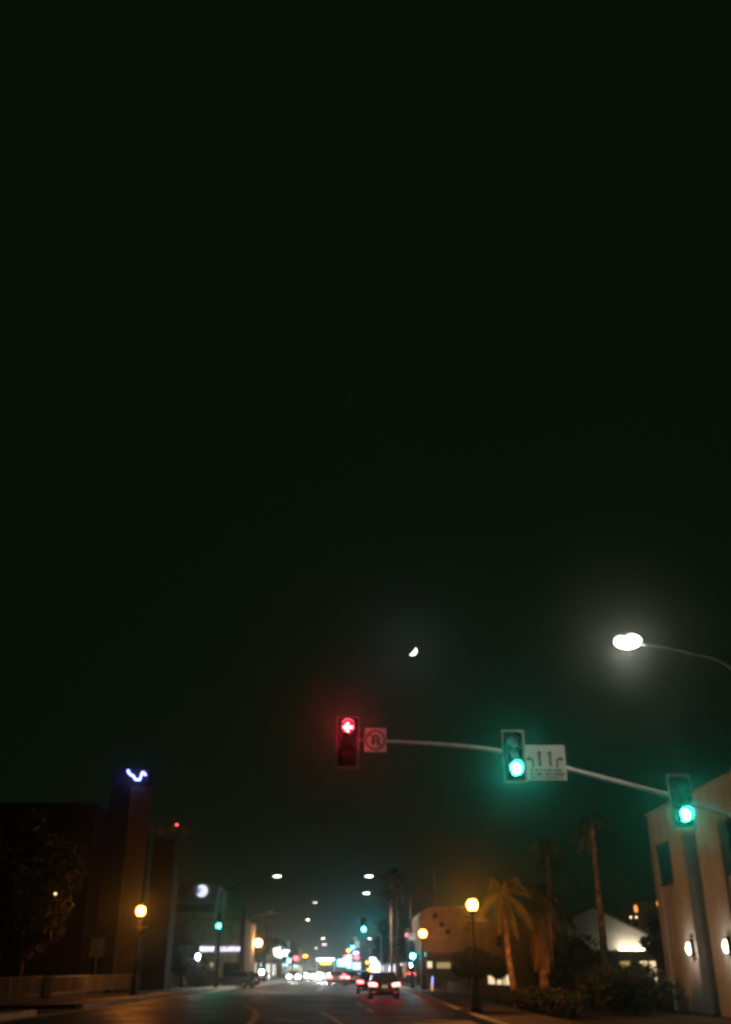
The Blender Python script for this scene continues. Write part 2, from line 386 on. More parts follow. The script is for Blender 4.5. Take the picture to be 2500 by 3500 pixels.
# ------------------------------------------------------------------ traffic signals and signs
def arrow_poly(kind, s):               # arrows in a 1 x 1 box, scaled
    A = {'left': [(-.5, 0), (-.05, .48), (.16, .48), (-.12, .14), (.5, .14), (.5, -.14), (-.12, -.14), (.16, -.48), (-.05, -.48)],
         'up': [(0, .5), (.2, .2), (.07, .26), (.07, -.5), (-.07, -.5), (-.07, .26), (-.2, .2)],
         'right': [(-.26, -.5), (-.26, .12), (-.14, .28), (.08, .28), (.02, .44), (.36, .2), (.02, -.04), (.08, .12), (-.08, .12), (-.12, .06), (-.12, -.5)]}[kind]
    return [(x * s, y * s) for x, y in A]
def offs(poly, x, z): return [(px + x, pz + z) for px, pz in poly]
def signal(c, lit, label, mats, sz=1.0, group=None, face=1, back=True, arrow=False, power=None):
    """three-section head, lenses towards -Y (face=1) ; c = centre"""
    c = Vector(c); t = thing('traffic_signal', label, 'traffic signal', c, group); k = sz
    MB().box(c, (.36 * k, .2 * k, 1.08 * k)).build('housing', M['blackplas'], t, bevel=0.03 * k)
    if back:
        bp = MB()
        bp.bx(c.x - .30 * k, c.x + .30 * k, c.y + .035 * k, c.y + .05 * k, c.z - .67 * k, c.z + .67 * k)
        bpo = bp.build('backplate', M['blackplas'], t)
        bb = MB(); y0, y1 = c.y + .025 * k, c.y + .033 * k
        for x0, x1, z0, z1 in ((-.30, -.245, -.67, .67), (.245, .30, -.67, .67), (-.244, .244, .615, .67), (-.244, .244, -.67, -.615)):
            bb.bx(c.x + x0 * k, c.x + x1 * k, y0, y1, c.z + z0 * k, c.z + z1 * k)
        bb.build('reflective_border', M['border'], bpo)
    for i, dz in enumerate((.35, 0, -.35)):
        lc = c + Vector((0, -.11 * k, dz * k))
        v = MB(); ring = []; n = 14
        for j in range(n + 1):
            a = R(-50) + R(280) * j / n; ring.append((math.cos(a), math.sin(a)))
        for r0, r1 in ((.165, .17),):
            vs = []; fs = []
            for cx, sz_ in ring:
                vs += [lc + Vector((cx * r0 * k, 0.02 * k, sz_ * r0 * k)), lc + Vector((cx * r0 * k, -.2 * k - .08 * k * max(0, sz_), sz_ * r0 * k))]
            for j in range(n): fs.append((2 * j, 2 * j + 1, 2 * j + 3, 2 * j + 2))
            v.add(vs, fs, True)
        vo = v.build('visor', M['blackplas'], t)
        on = (i == lit)
        lm = mats if (on and not arrow) else M['darkmetal']
        lo = MB().disc(lc, .15 * k, .03 * k).build('lens', lm, t)
        if on and arrow:
            MB().prism(offs(arrow_poly('left', .25 * k), lc.x, lc.z), 'y', lc.y - .03 * k, lc.y - .016 * k).build('arrow', mats, lo)
        if on:
            ec = mats.node_tree.nodes['Principled BSDF'].inputs['Emission Color'].default_value[:3]
            lamp(t, lc + Vector((0, -.10 * k, 0)), ec, power or PW['red' if arrow else 'signal'], 'signal_light', 'SPOT', (0, -1, -.1), 172, .1 * k)
            if arrow: lamp(t, lc + Vector((0, -.34 * k, -.02)), ec, 34, 'arrow_glow', rad=.05)
    return t
MY = 24.8
ARM = curve([at(1215, 2527, MY), at(1328, 2534, MY), at(1560, 2548, MY), at(1750, 2574, MY), at(1945, 2628, MY), at(2285, 2718, MY), at(2500, 2786, MY), Vector((11.1, MY, at(2500, 2786, MY).z - 0.42))], 6)
t = thing('signal_mast', 'tall steel mast whose long arm carries the nearest signals and a lit street light', 'signal mast', (11.1, MY, 0.14))
MB().tube([(11.1, MY, .14), (11.1, MY, 4), (11.1, MY, 7.9)], [.16, .14, .10], 14).lathe((11.1, MY, .14), [(.26, 0), (.26, .12), (.2, .2), (.16, .3)], 14).build('pole', M['galv'], t)
MB().tube(ARM, ramp(.048, .085, len(ARM)), 12).build('arm', M['galv'], t)
LP = at(2146, 2192, 20.3)
LB = at(2500, 2283, 23.6)
LA = curve([LP + Vector((.4, .28, .03)), LP + (LB - LP) * .5 + Vector((0, 0, .12)), LB, Vector((11.1, MY, 7.6))], 8)
MB().tube(LA, ramp(.03, .045, len(LA)), 10).build('lamp_arm', M['galv'], t)
lu = MB(); lrz = math.atan2(LA[2].y - LP.y, LA[2].x - LP.x)
lu.box(LP + Vector((0.06, .05, .075)), (.74, .36, .10), lrz).build('luminaire', M['galv'], t, bevel=.04)
lens = MB().ball(LP, (.30, .24, .16), 16, 8).build('luminaire_lens', E['led'], t)
lamp(t, LP + Vector((-.05, -.05, -.16)), (1, .93, .80), PW['led'], rad=.1)

S1 = at(1189, 2536, MY - .16)
signal(S1, 0, 'signal at the tip of the near mast arm with a red left arrow lit', E['redarrow'], arrow=True)
S2 = at(1759, 2590, MY - .16); S2.z = at(1767, 2634, MY).z + .35
signal(S2, 2, 'middle signal of the near mast arm showing green beside the lane sign', E['green'])
S3 = at(2330, 2740, MY - .16); S3.z = at(2337, 2790, MY).z + .35
signal(S3, 2, 'green signal of the near mast arm standing before the white corner building', E['green'])

def sign_board(name, label, x0, x1, z0, z1, y, group=None, tilt=0):
    c = ((x0 + x1) / 2, y, (z0 + z1) / 2); t = thing(name, label, 'road sign', c, group)
    MB().bx(x0, x1, y - .012, y + .012, z0, z1).build('panel', M['white'], t, bevel=.008)
    return t
a, c2 = at(1246, 2489, MY - .14), at(1322, 2571, MY - .14)
t = sign_board('no_u_turn_sign', 'square white no U turn sign beside the red arrow signal', a.x, c2.x, c2.z, a.z, MY - .14)
cx, cz = (a.x + c2.x) / 2, (a.z + c2.z) / 2; hw = (c2.x - a.x) / 2; yy = MY - .156
rb = MB(); n = 28
for k in range(n):
    p, q = 2 * PI * k / n, 2 * PI * (k + 1) / n
    rb.quad(*[(cx + r * math.cos(u), yy, cz + r * math.sin(u)) for r, u in ((hw * .92, p), (hw * .92, q), (hw * .76, q), (hw * .76, p))])
rb.build('ring', M['redink'], t)
MB().box((cx, yy - .006, cz), (hw * 1.62, .004, hw * .13), 0).build('slash_bar', M['redink'], t)
sb = t.children[-1]; sb.data.transform(Matrix.Rotation(R(45), 4, 'Y'))
ub = MB(); up = [(cx + hw * .26, cz - hw * .5), (cx + hw * .26, cz + hw * .15)] + [(cx + hw * .02 + hw * .24 * math.cos(u), cz + hw * .15 + hw * .24 * math.sin(u)) for u in [PI * k / 8 for k in range(1, 9)]] + [(cx - hw * .22, cz - hw * .16)]
for p, q in zip(up, up[1:]):
    d = Vector((q[0] - p[0], 0, q[1] - p[1])).normalized() * hw * .085; nn = Vector((-d.z, 0, d.x))
    P0, Q0 = Vector((p[0], yy - .003, p[1])), Vector((q[0], yy - .003, q[1])); ub.quad(P0 - nn, P0 + nn, Q0 + nn, Q0 - nn)
ub.add([(cx - hw * .44, yy - .003, cz - hw * .12), (cx, yy - .003, cz - hw * .12), (cx - hw * .22, yy - .003, cz - hw * .5)], [(0, 1, 2)])
ub.build('turn_arrow', M['ink'], t)
a, c2 = at(1794, 2546, MY - .13), at(1940, 2668, MY - .13); x0, x1, z0, z1 = a.x, c2.x, c2.z, a.z
t = sign_board('lane_control_sign', 'wide white lane sign with four black arrows beside the middle green signal', x0, x1, z0, z1, MY - .13)
yy = MY - .148; W_, H_ = x1 - x0, z1 - z0
def lx(u): return x0 + u * W_
def lz(v): return z1 - v * H_
for u, kind in ((.11, 'left'), (.345, 'up'), (.61, 'up'), (.84, 'right')):
    pl = arrow_poly('up' if kind == 'up' else 'right', .36 * H_ * (1.25 if kind == 'up' else 1.0))
    if kind == 'left': pl = [(-p, q) for p, q in pl]
    MB().prism(offs(pl, lx(u), lz(.38 if kind == 'up' else .47)), 'y', yy - .003, yy).build('lane_arrow', M['ink'], t)
tx = MB(); u = .1
rnd = random.Random(3)
for row, h_ in ((.72, .07), (.83, .09), (.93, .05)):
    u = .1
    while u < .88:
        ww = rnd.uniform(.02, .045); tx.bx(lx(u), lx(u + ww), yy - .003, yy, lz(row + h_ / 2), lz(row - h_ / 2)); u += ww + rnd.choice((.012, .012, .012, .04))
tx.build('text_lines', M['ink'], t)

# second mast, one block on
def mast(Y, px_pole, px_tip, py_tip, h_pole, name_label, sx, sy, label2, mats, sz, sign=None, group=None):
    pp = at(px_pole, py_tip, Y); tip = at(px_tip, py_tip, Y)
    t = thing('signal_mast', name_label, 'signal mast', (pp.x, Y, .14))
    MB().tube([(pp.x, Y, .14), (pp.x, Y, h_pole)], [.17, .11], 10).build('pole', M['galv'], t)
    MB().tube(curve([(pp.x, Y, h_pole - .9), (pp.x - .25 * (pp.x - tip.x), Y, tip.z - .12), (pp.x - .6 * (pp.x - tip.x), Y, tip.z), tip], 6), ramp(.10, .05, 19), 8).build('arm', M['galv'], t)
    c = at(sx, sy, Y - .25); c.z += .35 * sz
    signal(c, 2, label2, mats, sz, power=PW['signalfar'])
    if sign:
        a, b_ = at(sign[0], sign[1], Y - .2), at(sign[2], sign[3], Y - .2)
        sign_board('hanging_sign', sign[4], a.x, b_.x, b_.z, a.z, Y - .2)
mast(150, 1303, 1236, 3164, at(1303, 3164, 150).z + .2, 'second signal mast up the road with one bright teal green light', 1244, 3176, 'bright teal green signal hanging over the road on the second mast', E['greenfar'], 1.5,
     (1261, 3153, 1277, 3172, 'small dull square sign beside the second mast signal'))
mast(277, 1262, 1198, 3225, at(1262, 3225, 277).z + .3, 'third signal mast far up the road, small teal light at its tip', 1205, 3238, 'far small teal signal beside a tall pale sign', E['greenfar'], 1.7,
     (1213, 3216, 1229, 3240, 'tall pale sign panel beside the far teal signal'))
for o in bpy.data.objects:
    if o.name.startswith('hanging_sign') and 'tall pale' in o.get('label', ''):
        o.children[0].data.materials[0] = E['dullsign']
# post signals
def post_signal(px, py, Y, label, mats, lab_post, walk=None, sz=1.0):
    c = at(px, py, Y); c.z += .35 * sz
    t = thing('signal_post', lab_post, 'signal post', (c.x, Y + .2, .14))
    MB().tube([(c.x, Y + .22, .14), (c.x, Y + .22, c.z + .75)], [.08, .06], 10).lathe((c.x, Y + .22, .14), [(.16, 0), (.16, .2), (.09, .35)], 10).build('pole', M['darkmetal'], t)
    for dz in (-.37, .37): MB().bx(c.x - .03, c.x + .03, Y + .09, Y + .2, c.z + dz - .03, c.z + dz + .03).build('bracket', M['darkmetal'], t)
    signal(c, 2, label, mats, sz, back=False, power=PW['signalfar'] * .15)
    if walk:
        q = at(walk[0], walk[1], Y - .1)
        ws = thing('pedestrian_signal', 'pedestrian signal showing a white symbol below the right roadside green light', 'pedestrian signal', q)
        MB().box(q, (.42, .2, .42)).build('housing', M['blackplas'], ws, bevel=.03)
        MB().disc(q + Vector((0, -.115, .07)), .06, .02).bx(q.x - .055, q.x + .055, q.y - .125, q.y - .105, q.z - .06, q.z + .02).bx(q.x - .055, q.x - .01, q.y - .125, q.y - .105, q.z - .15, q.z - .06).bx(q.x + .01, q.x + .055, q.y - .125, q.y - .105, q.z - .15, q.z - .06).build('symbol', E['walk'], ws)
post_signal(749, 3165, 96, 'green signal high on a dark roadside post left of the road', E['greenpure'], 'dark post carrying the green signal on the left pavement', None, 1.2)
post_signal(1411, 3268, 96, 'teal green signal low on a post beside the right pavement', E['greenfar'], 'dark post carrying the low teal signal on the right pavement', (1405, 3298), 1.3)
post_signal(988, 3284, 175, 'small teal signal below the white sign board on the left', E['greenfar'], 'far thin post carrying a teal signal on the left side', sz=1.5)

# dark mast on the left seen from behind
Y = 111; pl = at(836, 3100, Y); t = thing('signal_mast', 'dark unlit mast on the left with an arm reaching over the road', 'signal mast', (pl.x, Y, .14))
MB().tube([(pl.x, Y, .14), (pl.x, Y, pl.z)], [.30, .22], 12).lathe((pl.x, Y, .14), [(.5, 0), (.5, .3), (.34, .5)], 12).build('pole', M['darkmetal'], t)
MB().tube(curve([at(837, 3150, Y), at(868, 3136, Y), at(900, 3126, Y), at(956, 3122, Y)], 6), ramp(.1, .05, 19), 8).build('arm', M['galv'], t)
q = at(923, 3119, Y); MB().box(q, (.68, .3, .42)).build('control_box', M['galv'], t, bevel=.04)
MB().tube([at(905, 3146, Y), at(922, 3152, Y)], .05, 8).build('camera_bracket', M['galv'], t)

# ------------------------------------------------------------------ lamps
def globe_lamp(bx, by, px, py, label, m, r=.27, power=400, bar=True, Y=None):
    g0 = gnd(bx, by, .14); Y = Y or g0.y; g = at(px, py, Y); base = (g.x, Y, .14)
    t = thing('globe_lamp', label, 'street lamp', base, 'globe lamps along the pavements')
    MB().lathe(base, [(.24, 0), (.24, .22), (.18, .3), (.16, .85), (.11, 1.0), (.085, 1.15)], 14).build('plinth', M['darkmetal'], t)
    top = g.z - r - .18
    MB().tube([(g.x, Y, 1.3), (g.x, Y, top)], [.085, .06], 12).build('post', M['darkmetal'], t)
    MB().lathe((g.x, Y, top), [(.06, 0), (.12, .05), (.17, .14), (.19, .2)], 14).build('collar', M['darkmetal'], t)
    go = MB().ball(g, r, 18, 11).build('globe', m, t)
    MB().lathe((g.x, Y, g.z + r - .02), [(.10, 0), (.08, .06), (.03, .10), (.015, .2)], 10).build('finial', M['darkmetal'], t)
    lamp(t, g, (1, .30, .035) if m is E['sodium'] else (1, .46, .17), power, rad=.12)
    if bar:
        z = at(px, py + 55, Y).z
        MB().tube([(g.x - .55, Y, z), (g.x + .55, Y, z)], .03, 8).build('banner_arm', M['galv'], t)
    return t
globe_lamp(449, 3404, 482, 3114, 'orange globe lamp on a dark post behind the left railing', E['sodium'], .30, 560)
globe_lamp(1625, 3462, 1615, 3093, 'largest orange globe lamp on the right before the tan building', E['sodium'], .22, 800)
globe_lamp(1451, 3382, 1446, 3191, 'orange globe lamp beside the lit street name sign', E['sodium'], .31, 95)
globe_lamp(884, 3362, 884, 3223, 'pale orange globe lamp on the left in front of the shops', E['sodium_pale'], .42, 420)

def cobra(px, py, label, m, side, Yh=10.0, wide=.85):
    d = ray(px, py); Y = (Yh - EYE) * d.y / d.z; p = at(px, py, Y)
    xe = (lerp(RK, Y) + 1.2) if side > 0 else (lerp(LK, Y) - 1.2)
    t = thing('cobra_street_light', label, 'street light', (xe, Y, .14), 'tall street lights over the road')
    MB().tube([(xe, Y, .14), (xe, Y, Yh - 1.5)], [.13, .08], 8).build('pole', M['darkmetal'], t)
    MB().tube(curve([(xe, Y, Yh - 1.5), (xe - side * .5 * abs(xe - p.x), Y, Yh - .3), (p.x + side * .5, Y, Yh + .12)], 6), .04, 6).build('arm', M['darkmetal'], t)
    h = MB(); h.ball((p.x, Y, Yh + .12), (wide * .62, .22, .14), 14, 8)
    h.build('luminaire', M['darkmetal'], t)
    MB().ball((p.x, Y, Yh), (wide * .44, .20, .07), 14, 8).build('luminaire_lens', m, t)
    lamp(t, (p.x, Y, Yh - .25), (1, .88, .74), PW['cobra' if m is E['cobra'] else 'cobradim'], 'street_beam', 'SPOT', (0, 0, -1), 148, .15, blend=.5)
cobra(948, 2995, 'lit street light high over the left lanes, brightest on that side', E['cobra'], -1)
cobra(1262, 2995, 'highest lit street light over the right lanes', E['cobra'], 1)
cobra(1253, 3053, 'lit street light just under the highest one on the right', E['cobra'], 1, wide=.9)
cobra(1078, 3085, 'small dim street light in mid sky over the left lanes', E['cobradim'], -1, wide=.8)
cobra(1053, 3144, 'small white street light below the dim one on the left', E['cobra'], -1, wide=.8)
cobra(1105, 3208, 'upper of three tiny street lights above the blue lit bus', E['cobra'], -1, wide=1.4)
cobra(1109, 3228, 'middle and brightest of three tiny street lights above the bus', E['cobra'], -1, wide=1.9)
cobra(1081, 3240, 'lowest of three tiny street lights above the bus', E['cobra'], -1, wide=1.6)
cobra(1264, 3208, 'tiny street light just below and right of the teal mast signal', E['cobra'], 1, wide=1.2)
cobra(1215, 3206, 'tiny street light just below and left of the teal mast signal', E['cobradim'], 1, wide=1.0)

# ------------------------------------------------------------------ vehicles
def make_car(kind, label, paint, group, tailm, headm, cat='car'):
    """local: +Y forward, origin at the ground under the middle"""
    t = thing('parked_car' if kind == 'parked' else 'car', label, cat, (0, 0, 0), group)
    L, W2, H = 4.4, .92, 1.52
    low = [(-2.15, .30), (-2.22, .55), (-2.18, .86), (-2.02, .98), (-1.2, 1.0), (.75, .97), (1.75, .86), (2.12, .72), (2.2, .5), (2.12, .26), (1.7, .2), (-1.75, .2)]
    body = MB().prism(low, 'x', -W2, W2).build('body', paint, t, bevel=.07)
    base = [(-2.0, .97), (1.0, .97)]; roof = [(-1.62, H), (.1, H)]
    g = MB(); wb, wr = W2 * .94, W2 * .72
    g.add([(-wb, -2.02, .96), (wb, -2.02, .96), (wb, 1.05, .94), (-wb, 1.05, .94), (-wr, -1.55, H - .03), (wr, -1.55, H - .03), (wr, .1, H), (-wr, .1, H)],
          [(4, 5, 6, 7), (0, 1, 5, 4), (1, 2, 6, 5), (2, 3, 7, 6), (3, 0, 4, 7), (0, 3, 2, 1)])
    g.build('cabin', paint, t, bevel=.05)
    def pane(name, A, B, C_, D_, off):
        A, B, C_, D_ = map(Vector, (A, B, C_, D_)); c = (A + B + C_ + D_) / 4; off = Vector(off)
        pts = [c + (p - c) * .86 + off for p in (A, B, C_, D_)]
        MB().add(pts + [p - off * 1.5 for p in pts], [(0, 1, 2, 3), (7, 6, 5, 4), (0, 4, 5, 1), (1, 5, 6, 2), (2, 6, 7, 3), (3, 7, 4, 0)]).build(name, M['glass'], t)
    pane('rear_window', (-wb, -2.02, .98), (wb, -2.02, .98), (wr, -1.55, H - .03), (-wr, -1.55, H - .03), (0, -.02, .008))
    pane('windscreen', (-wb, 1.05, .96), (wb, 1.05, .96), (wr, .1, H), (-wr, .1, H), (0, .012, .018))
    for s in (-1, 1):
        pane('side_window', (s * wb, -1.95, .98), (s * wb, 1.0, .96), (s * wr, .1, H), (s * wr, -1.5, H - .03), (s * .02, 0, .008))
        MB().add([(s * .50, -2.235, .74), (s * .93, -2.18, .76), (s * .93, -2.10, .92), (s * .50, -2.20, .88), (s * .50, -2.1, .74), (s * .90, -2.0, .76), (s * .90, -2.0, .92), (s * .50, -2.1, .88)],
                 [(0, 1, 2, 3), (7, 6, 5, 4), (0, 4, 5, 1), (1, 5, 6, 2), (2, 6, 7, 3), (3, 7, 4, 0)]).build('tail_light', tailm, t)
        MB().ball((s * .62, 2.12, .66), (.28, .12, .19), 12, 8).build('headlight', headm, t)
        MB().box((s * .66, -2.20, .40), (.22, .03, .05)).build('reflector', E['taildim'], t)
        MB().box((s * 1.0, .62, .98), (.18, .12, .12)).build('wing_mirror', paint, t, bevel=.03)
        for y in (-1.32, 1.36):
            w_ = MB().prism([(y + .33 * math.cos(a * PI / 10), .33 + .33 * math.sin(a * PI / 10)) for a in range(20)], 'x', s * .72, s * .94).build('wheel', M['rubber'], t)
            MB().prism([(y + .2 * math.cos(a * PI / 6), .33 + .2 * math.sin(a * PI / 6)) for a in range(12)], 'x', s * .93, s * .95).build('rim', M['galv'], w_)
    if headm is not off: lamp(t, (0, 2.35, .66), (1, .93, .85), PW['head'], 'headlight_beam', 'SPOT', (0, 1, -.035), 60, .2, True)
    if tailm is not off: lamp(t, (0, -2.42, .8), (1, .05, .04), PW['tail'], 'tail_glow', 'SPOT', (0, -1, -.15), 160, .3, True)
    MB().box((0, -2.235, .72), (.34, .02, .17)).build('number_plate', E['plate'], t)
    MB().box((0, -2.15, .36), (1.7, .12, .16)).build('bumper', M['blackplas'], t, bevel=.03)
    return t
off = M['glass']
P = dict(black=mat('black_paint', (.012, .012, .013), .25, var=.1), silver=mat('silver_paint', (.42, .42, .43), .3, .4, var=.05),
         grey=mat('grey_paint', (.12, .12, .13), .3, .2, var=.05), white=mat('white_paint', (.6, .6, .6), .3, var=.05))
def put(o, x, y, rz=0):
    o.location = (x, y, 0); o.rotation_euler = (0, 0, rz)
off = M['glass']
GQ = 'cars queueing away from the camera'
c1 = make_car('q', 'black hatchback with glowing red tail lights, nearest car on the road', P['black'], GQ, E['brake'], off); put(c1, 2.75, 68.2)
QL = 'far car in the queue of which only red tail lights show'
spots = [(2.2, 82, 'dark car half hidden behind the nearest black hatchback', P['black'], 'tail'),
         (-.5, 126, 'silver car in the left lane ahead of the black hatchback', P['silver'], 'tail'),
         (1.5, 122, None, P['grey'], 'brake'), (3.3, 150, None, P['black'], 'brake'), (1.2, 168, None, P['white'], 'brake'), (3.7, 188, None, P['grey'], 'brake'),
         (.7, 203, None, P['black'], 'brake'), (4.2, 224, None, P['silver'], 'brake'), (1.5, 243, None, P['grey'], 'brake'), (3.5, 264, None, P['black'], 'brake'),
         (.5, 282, None, P['grey'], 'brake'), (2.4, 302, None, P['black'], 'brake'), (4.0, 325, None, P['grey'], 'brake'), (1.0, 345, None, P['silver'], 'brake')]
protos = {}
for x, y, lab, pm, tk in spots:
    key = (pm.name, tk)
    if key not in protos:
        o = make_car('q', lab or QL, pm, GQ if lab else 'far cars in the queue', E[tk], off); protos[key] = o
    else:
        o = copy_tree(protos[key]); o['label'] = lab or QL; o['group'] = GQ if lab else 'far cars in the queue'
    put(o, x, y)
GO = 'cars coming towards the camera'
o1 = make_car('o', 'oncoming car in the left lanes with two dazzling headlights', P['grey'], GO, off, E['head']); put(o1, -6.8, 155, PI)
o2 = make_car('o', 'far oncoming car left of the bus, small bright headlights', P['silver'], GO, off, E['headfar']); put(o2, -5.6, 196, PI)
for xx, yy, lb in ((-3.9, 172, 'oncoming car following close behind the bus, its headlights in the glare'), (-1.1, 160, 'oncoming car right of the bus with white headlights'), (-6.4, 228, 'small oncoming headlights far back in the leftmost lane')):
    o = copy_tree(o2); o['label'] = lb; put(o, xx, yy, PI)
o3 = copy_tree(o2); o3['label'] = 'farthest oncoming car behind the bus, headlights merging into the glare'; put(o3, -5.2, 245, PI)
pc = make_car('parked', 'dark parked car in front of the shop with lit letters', P['grey'], 'parked cars', off, off); put(pc, at(812, 3330, 108).x, 108, R(65))
pc2 = copy_tree(pc); pc2['label'] = 'parked car at the kerb under the umbrella shaped tree'; put(pc2, -11.2, 152, 0)

# bus
B0 = at(1112, 3340, 147); t = thing('bus', 'oncoming bus with glaring headlights and a bright blue white sign along its roof', 'bus', (B0.x, 147, 0))
x = B0.x; yb = 147
MB().bx(x - 1.28, x + 1.28, yb, yb + 11, .35, 3.05).build('body', P['white'], t, bevel=.12)
MB().bx(x - 1.12, x + 1.12, yb - .03, yb + .02, 1.2, 2.55).build('windscreen', M['glass'], t)
MB().bx(x - 1.22, x + 1.22, yb - .06, yb + .01, 2.80, 3.02).build('destination_sign', E['bluesign'], t)
for s in (-1, 1):
    MB().ball((x + s * .85, yb - .03, .82), (.44, .1, .34), 12, 8).build('headlight', E['head'], t)
    MB().bx(x + s * 1.285 - .01, x + s * 1.285 + .01, yb + .8, yb + 10, 1.3, 2.4).build('side_window', M['glass'], t)
    MB().box((x + s * 1.5, yb - .1, 2.1), (.16, .12, .5)).build('wing_mirror', M['blackplas'], t, bevel=.03)
    for y in (2.2, 8.4):
        MB().prism([(yb + y + .48 * math.cos(a * PI / 10), .48 + .48 * math.sin(a * PI / 10)) for a in range(20)], 'x', x + s * 1.0, x + s * 1.3).build('wheel', M['rubber'], t)
MB().bx(x - .75, x + .75, yb - .07, yb - .035, 2.28, 2.5).build('route_display', E['ambersign'], t)
lamp(t, (x, yb - .3, .82), (1, .95, .9), PW['head'] * 1.5, 'headlight_beam', 'SPOT', (0, -1, -.035), 60, .3)
lamp(t, (x, yb - .35, 2.9), (.5, .58, 1), PW['head'] * .7, 'sign_glow', 'SPOT', (0, -1, 0), 160, .3)
for k in range(3): MB().box((x - .4 + .4 * k, yb - .03, 2.68), (.12, .04, .06)).build('marker_light', E['ambersign'], t)

# ------------------------------------------------------------------ lit signs and small lights farther off
def lit_sign(px, py, wpx, hpx, Y, m, label, cat='shop sign', name='shop_sign', post=True, shape='box', group=None):
    c = at(px, py, Y); s = ray(px, py).y / Y; w_, h_ = wpx / s, hpx / s
    t = thing(name, label, cat, (c.x, Y, 0), group)
    if shape == 'box':
        MB().box(c, (w_ + .08, .16, h_ + .08)).build('cabinet', M['darkmetal'], t, bevel=.02)
        MB().box(c + Vector((0, -.09, 0)), (w_, .02, h_)).build('face', m, t)
    else:
        MB().box(c + Vector((0, .06, 0)), (w_ * .9, .10, h_ * .9)).build('cabinet', M['darkmetal'], t)
        if m is E['floodlamp']: lamp(t, c + Vector((0, -.2, 0)), (.86, .86, 1), PW['flood'], 'flood_beam', 'SPOT', (0, -1, -.3), 165)
        b = MB(); n = 14
        b.prism([(c.x + w_ / 2 * math.cos(2 * PI * k / n), c.z + h_ / 2 * math.sin(2 * PI * k / n)) for k in range(n)], 'y', Y - .06, Y)
        b.build('face', m, t)
    if post: MB().tube([(c.x, Y + .08, 0), (c.x, Y + .08, c.z - h_ / 2)], .06, 8).build('post', M['darkmetal'], t)
    return t, c, w_, h_
lit_sign(1044, 3268, 17, 9, 230, E['ambersign'], 'single amber light over the left lanes', 'amber light', 'amber_beacon', shape='oval')
lit_sign(1012, 3275, 20, 12, 215, E['redsign'], 'red lit sign left of the amber light', shape='oval')
lit_sign(1192, 3249, 14, 9, 290, E['ambersign'], 'amber light below the far teal signal', 'amber light', 'amber_beacon', shape='oval')
lit_sign(1217, 3257, 20, 9, 300, E['violet'], 'violet white lit sign below the tall pale sign panel', shape='oval')
lit_sign(1219, 3273, 20, 11, 310, E['redsign'], 'red lit sign under the violet sign', shape='oval')
lit_sign(1182, 3271, 16, 10, 320, E['redsign'], 'red lit sign left of the tall teal white sign', shape='oval')
lit_sign(1194, 3286, 13, 40, 330, E['tealsign'], 'tall teal white lit pylon sign by the far road', 'pylon sign')
lit_sign(1172, 3291, 34, 20, 340, E['tealsign'], 'teal lit sign touching the right end of the bus sign')
lit_sign(1220, 3304, 28, 28, 290, E['coolwin'], 'pale lit shop window at the far end of the right pavement', 'shop window', 'shop_window')
lit_sign(1256, 3290, 11, 9, 260, E['ambersign'], 'amber light left of the white sign cluster', 'amber light', 'amber_beacon', shape='oval')
lit_sign(1278, 3280, 24, 12, 236, E['bluesign'], 'blue white lit sign topmost of the right cluster')
lit_sign(1296, 3289, 20, 9, 232, E['whitesign'], 'white lit sign second in the right cluster')
lit_sign(1284, 3300, 34, 12, 230, E['whitesign'], 'broad white lit sign in the middle of the right cluster')
lit_sign(1290, 3312, 46, 18, 228, E['bluesign'], 'broadest white lit sign of the right cluster')
lit_sign(1298, 3325, 18, 11, 226, E['violet'], 'violet lit sign lowest of the right cluster')
lit_sign(1266, 3318, 22, 12, 224, E['ambersign'], 'orange lit sign at the left foot of the right cluster')
lit_sign(1318, 3342, 20, 16, 205, E['coolwin'], 'dim white lit window behind the nearest black hatchback', 'shop window', 'shop_window')
lit_sign(1289, 3340, 8, 18, 215, E['tealsign'], 'narrow teal lit door below the right cluster', 'shop door', 'shop_door')
lit_sign(943, 3219, 15, 12, 195, E['redsign'], 'red and blue round neon sign above the white banner', 'neon sign', 'neon_sign', shape='oval')
c = at(937, 3219, 194.8); tag(MB().disc(c, .33, .05).build('blue_logo', E['bluelogo'], [o for o in COL.objects if 'above the white banner' in o.get('label', '')][0]))
lit_sign(922, 3240, 16, 12, 190, E['redsign'], 'red and blue round neon sign left of the white banner', 'neon sign', 'neon_sign', shape='oval')
c = at(911, 3241, 189.8); MB().disc(c, .42, .05).build('blue_logo', E['bluelogo'], [o for o in COL.objects if 'left of the white banner' in o.get('label', '')][0])
lit_sign(862, 3180, 20, 9, 128, E['bluesign'], 'small blue white sign above the pale globe lamp')
lit_sign(979, 3258, 24, 20, 178, E['whitesign'], 'white lit sign board in two bands right of the banner')
lit_sign(968, 3242, 18, 10, 182, E['tealdim'], 'dull teal letter sign above the two band white board')
lit_sign(986, 3228, 9, 22, 183, E['tealdim'], 'upright dull teal sign beside the teal letters')
lit_sign(976, 3298, 20, 8, 172, E['coolwin'], 'pale lit sign just below the left teal signal')
lit_sign(1012, 3302, 16, 8, 200, E['coolwin'], 'pale lit sign above the oncoming headlights')
lit_sign(895, 3322, 18, 14, 150, E['floodlamp'], 'violet white glaring flood light low by the left shops', 'flood light', 'flood_light', shape='oval')
lit_sign(677, 3270, 14, 20, 100, E['floodlamp'], 'white glaring flood light at the corner of the letter shop', 'flood light', 'flood_light', shape='oval')
lit_sign(1363, 3288, 8, 12, 160, E['orangelamp'], 'small dim orange sign above the right pavement', shape='box')
lit_sign(1364, 3312, 8, 12, 158, E['redsign'], 'small red hand signal on the right pavement', 'pedestrian signal', 'pedestrian_signal')
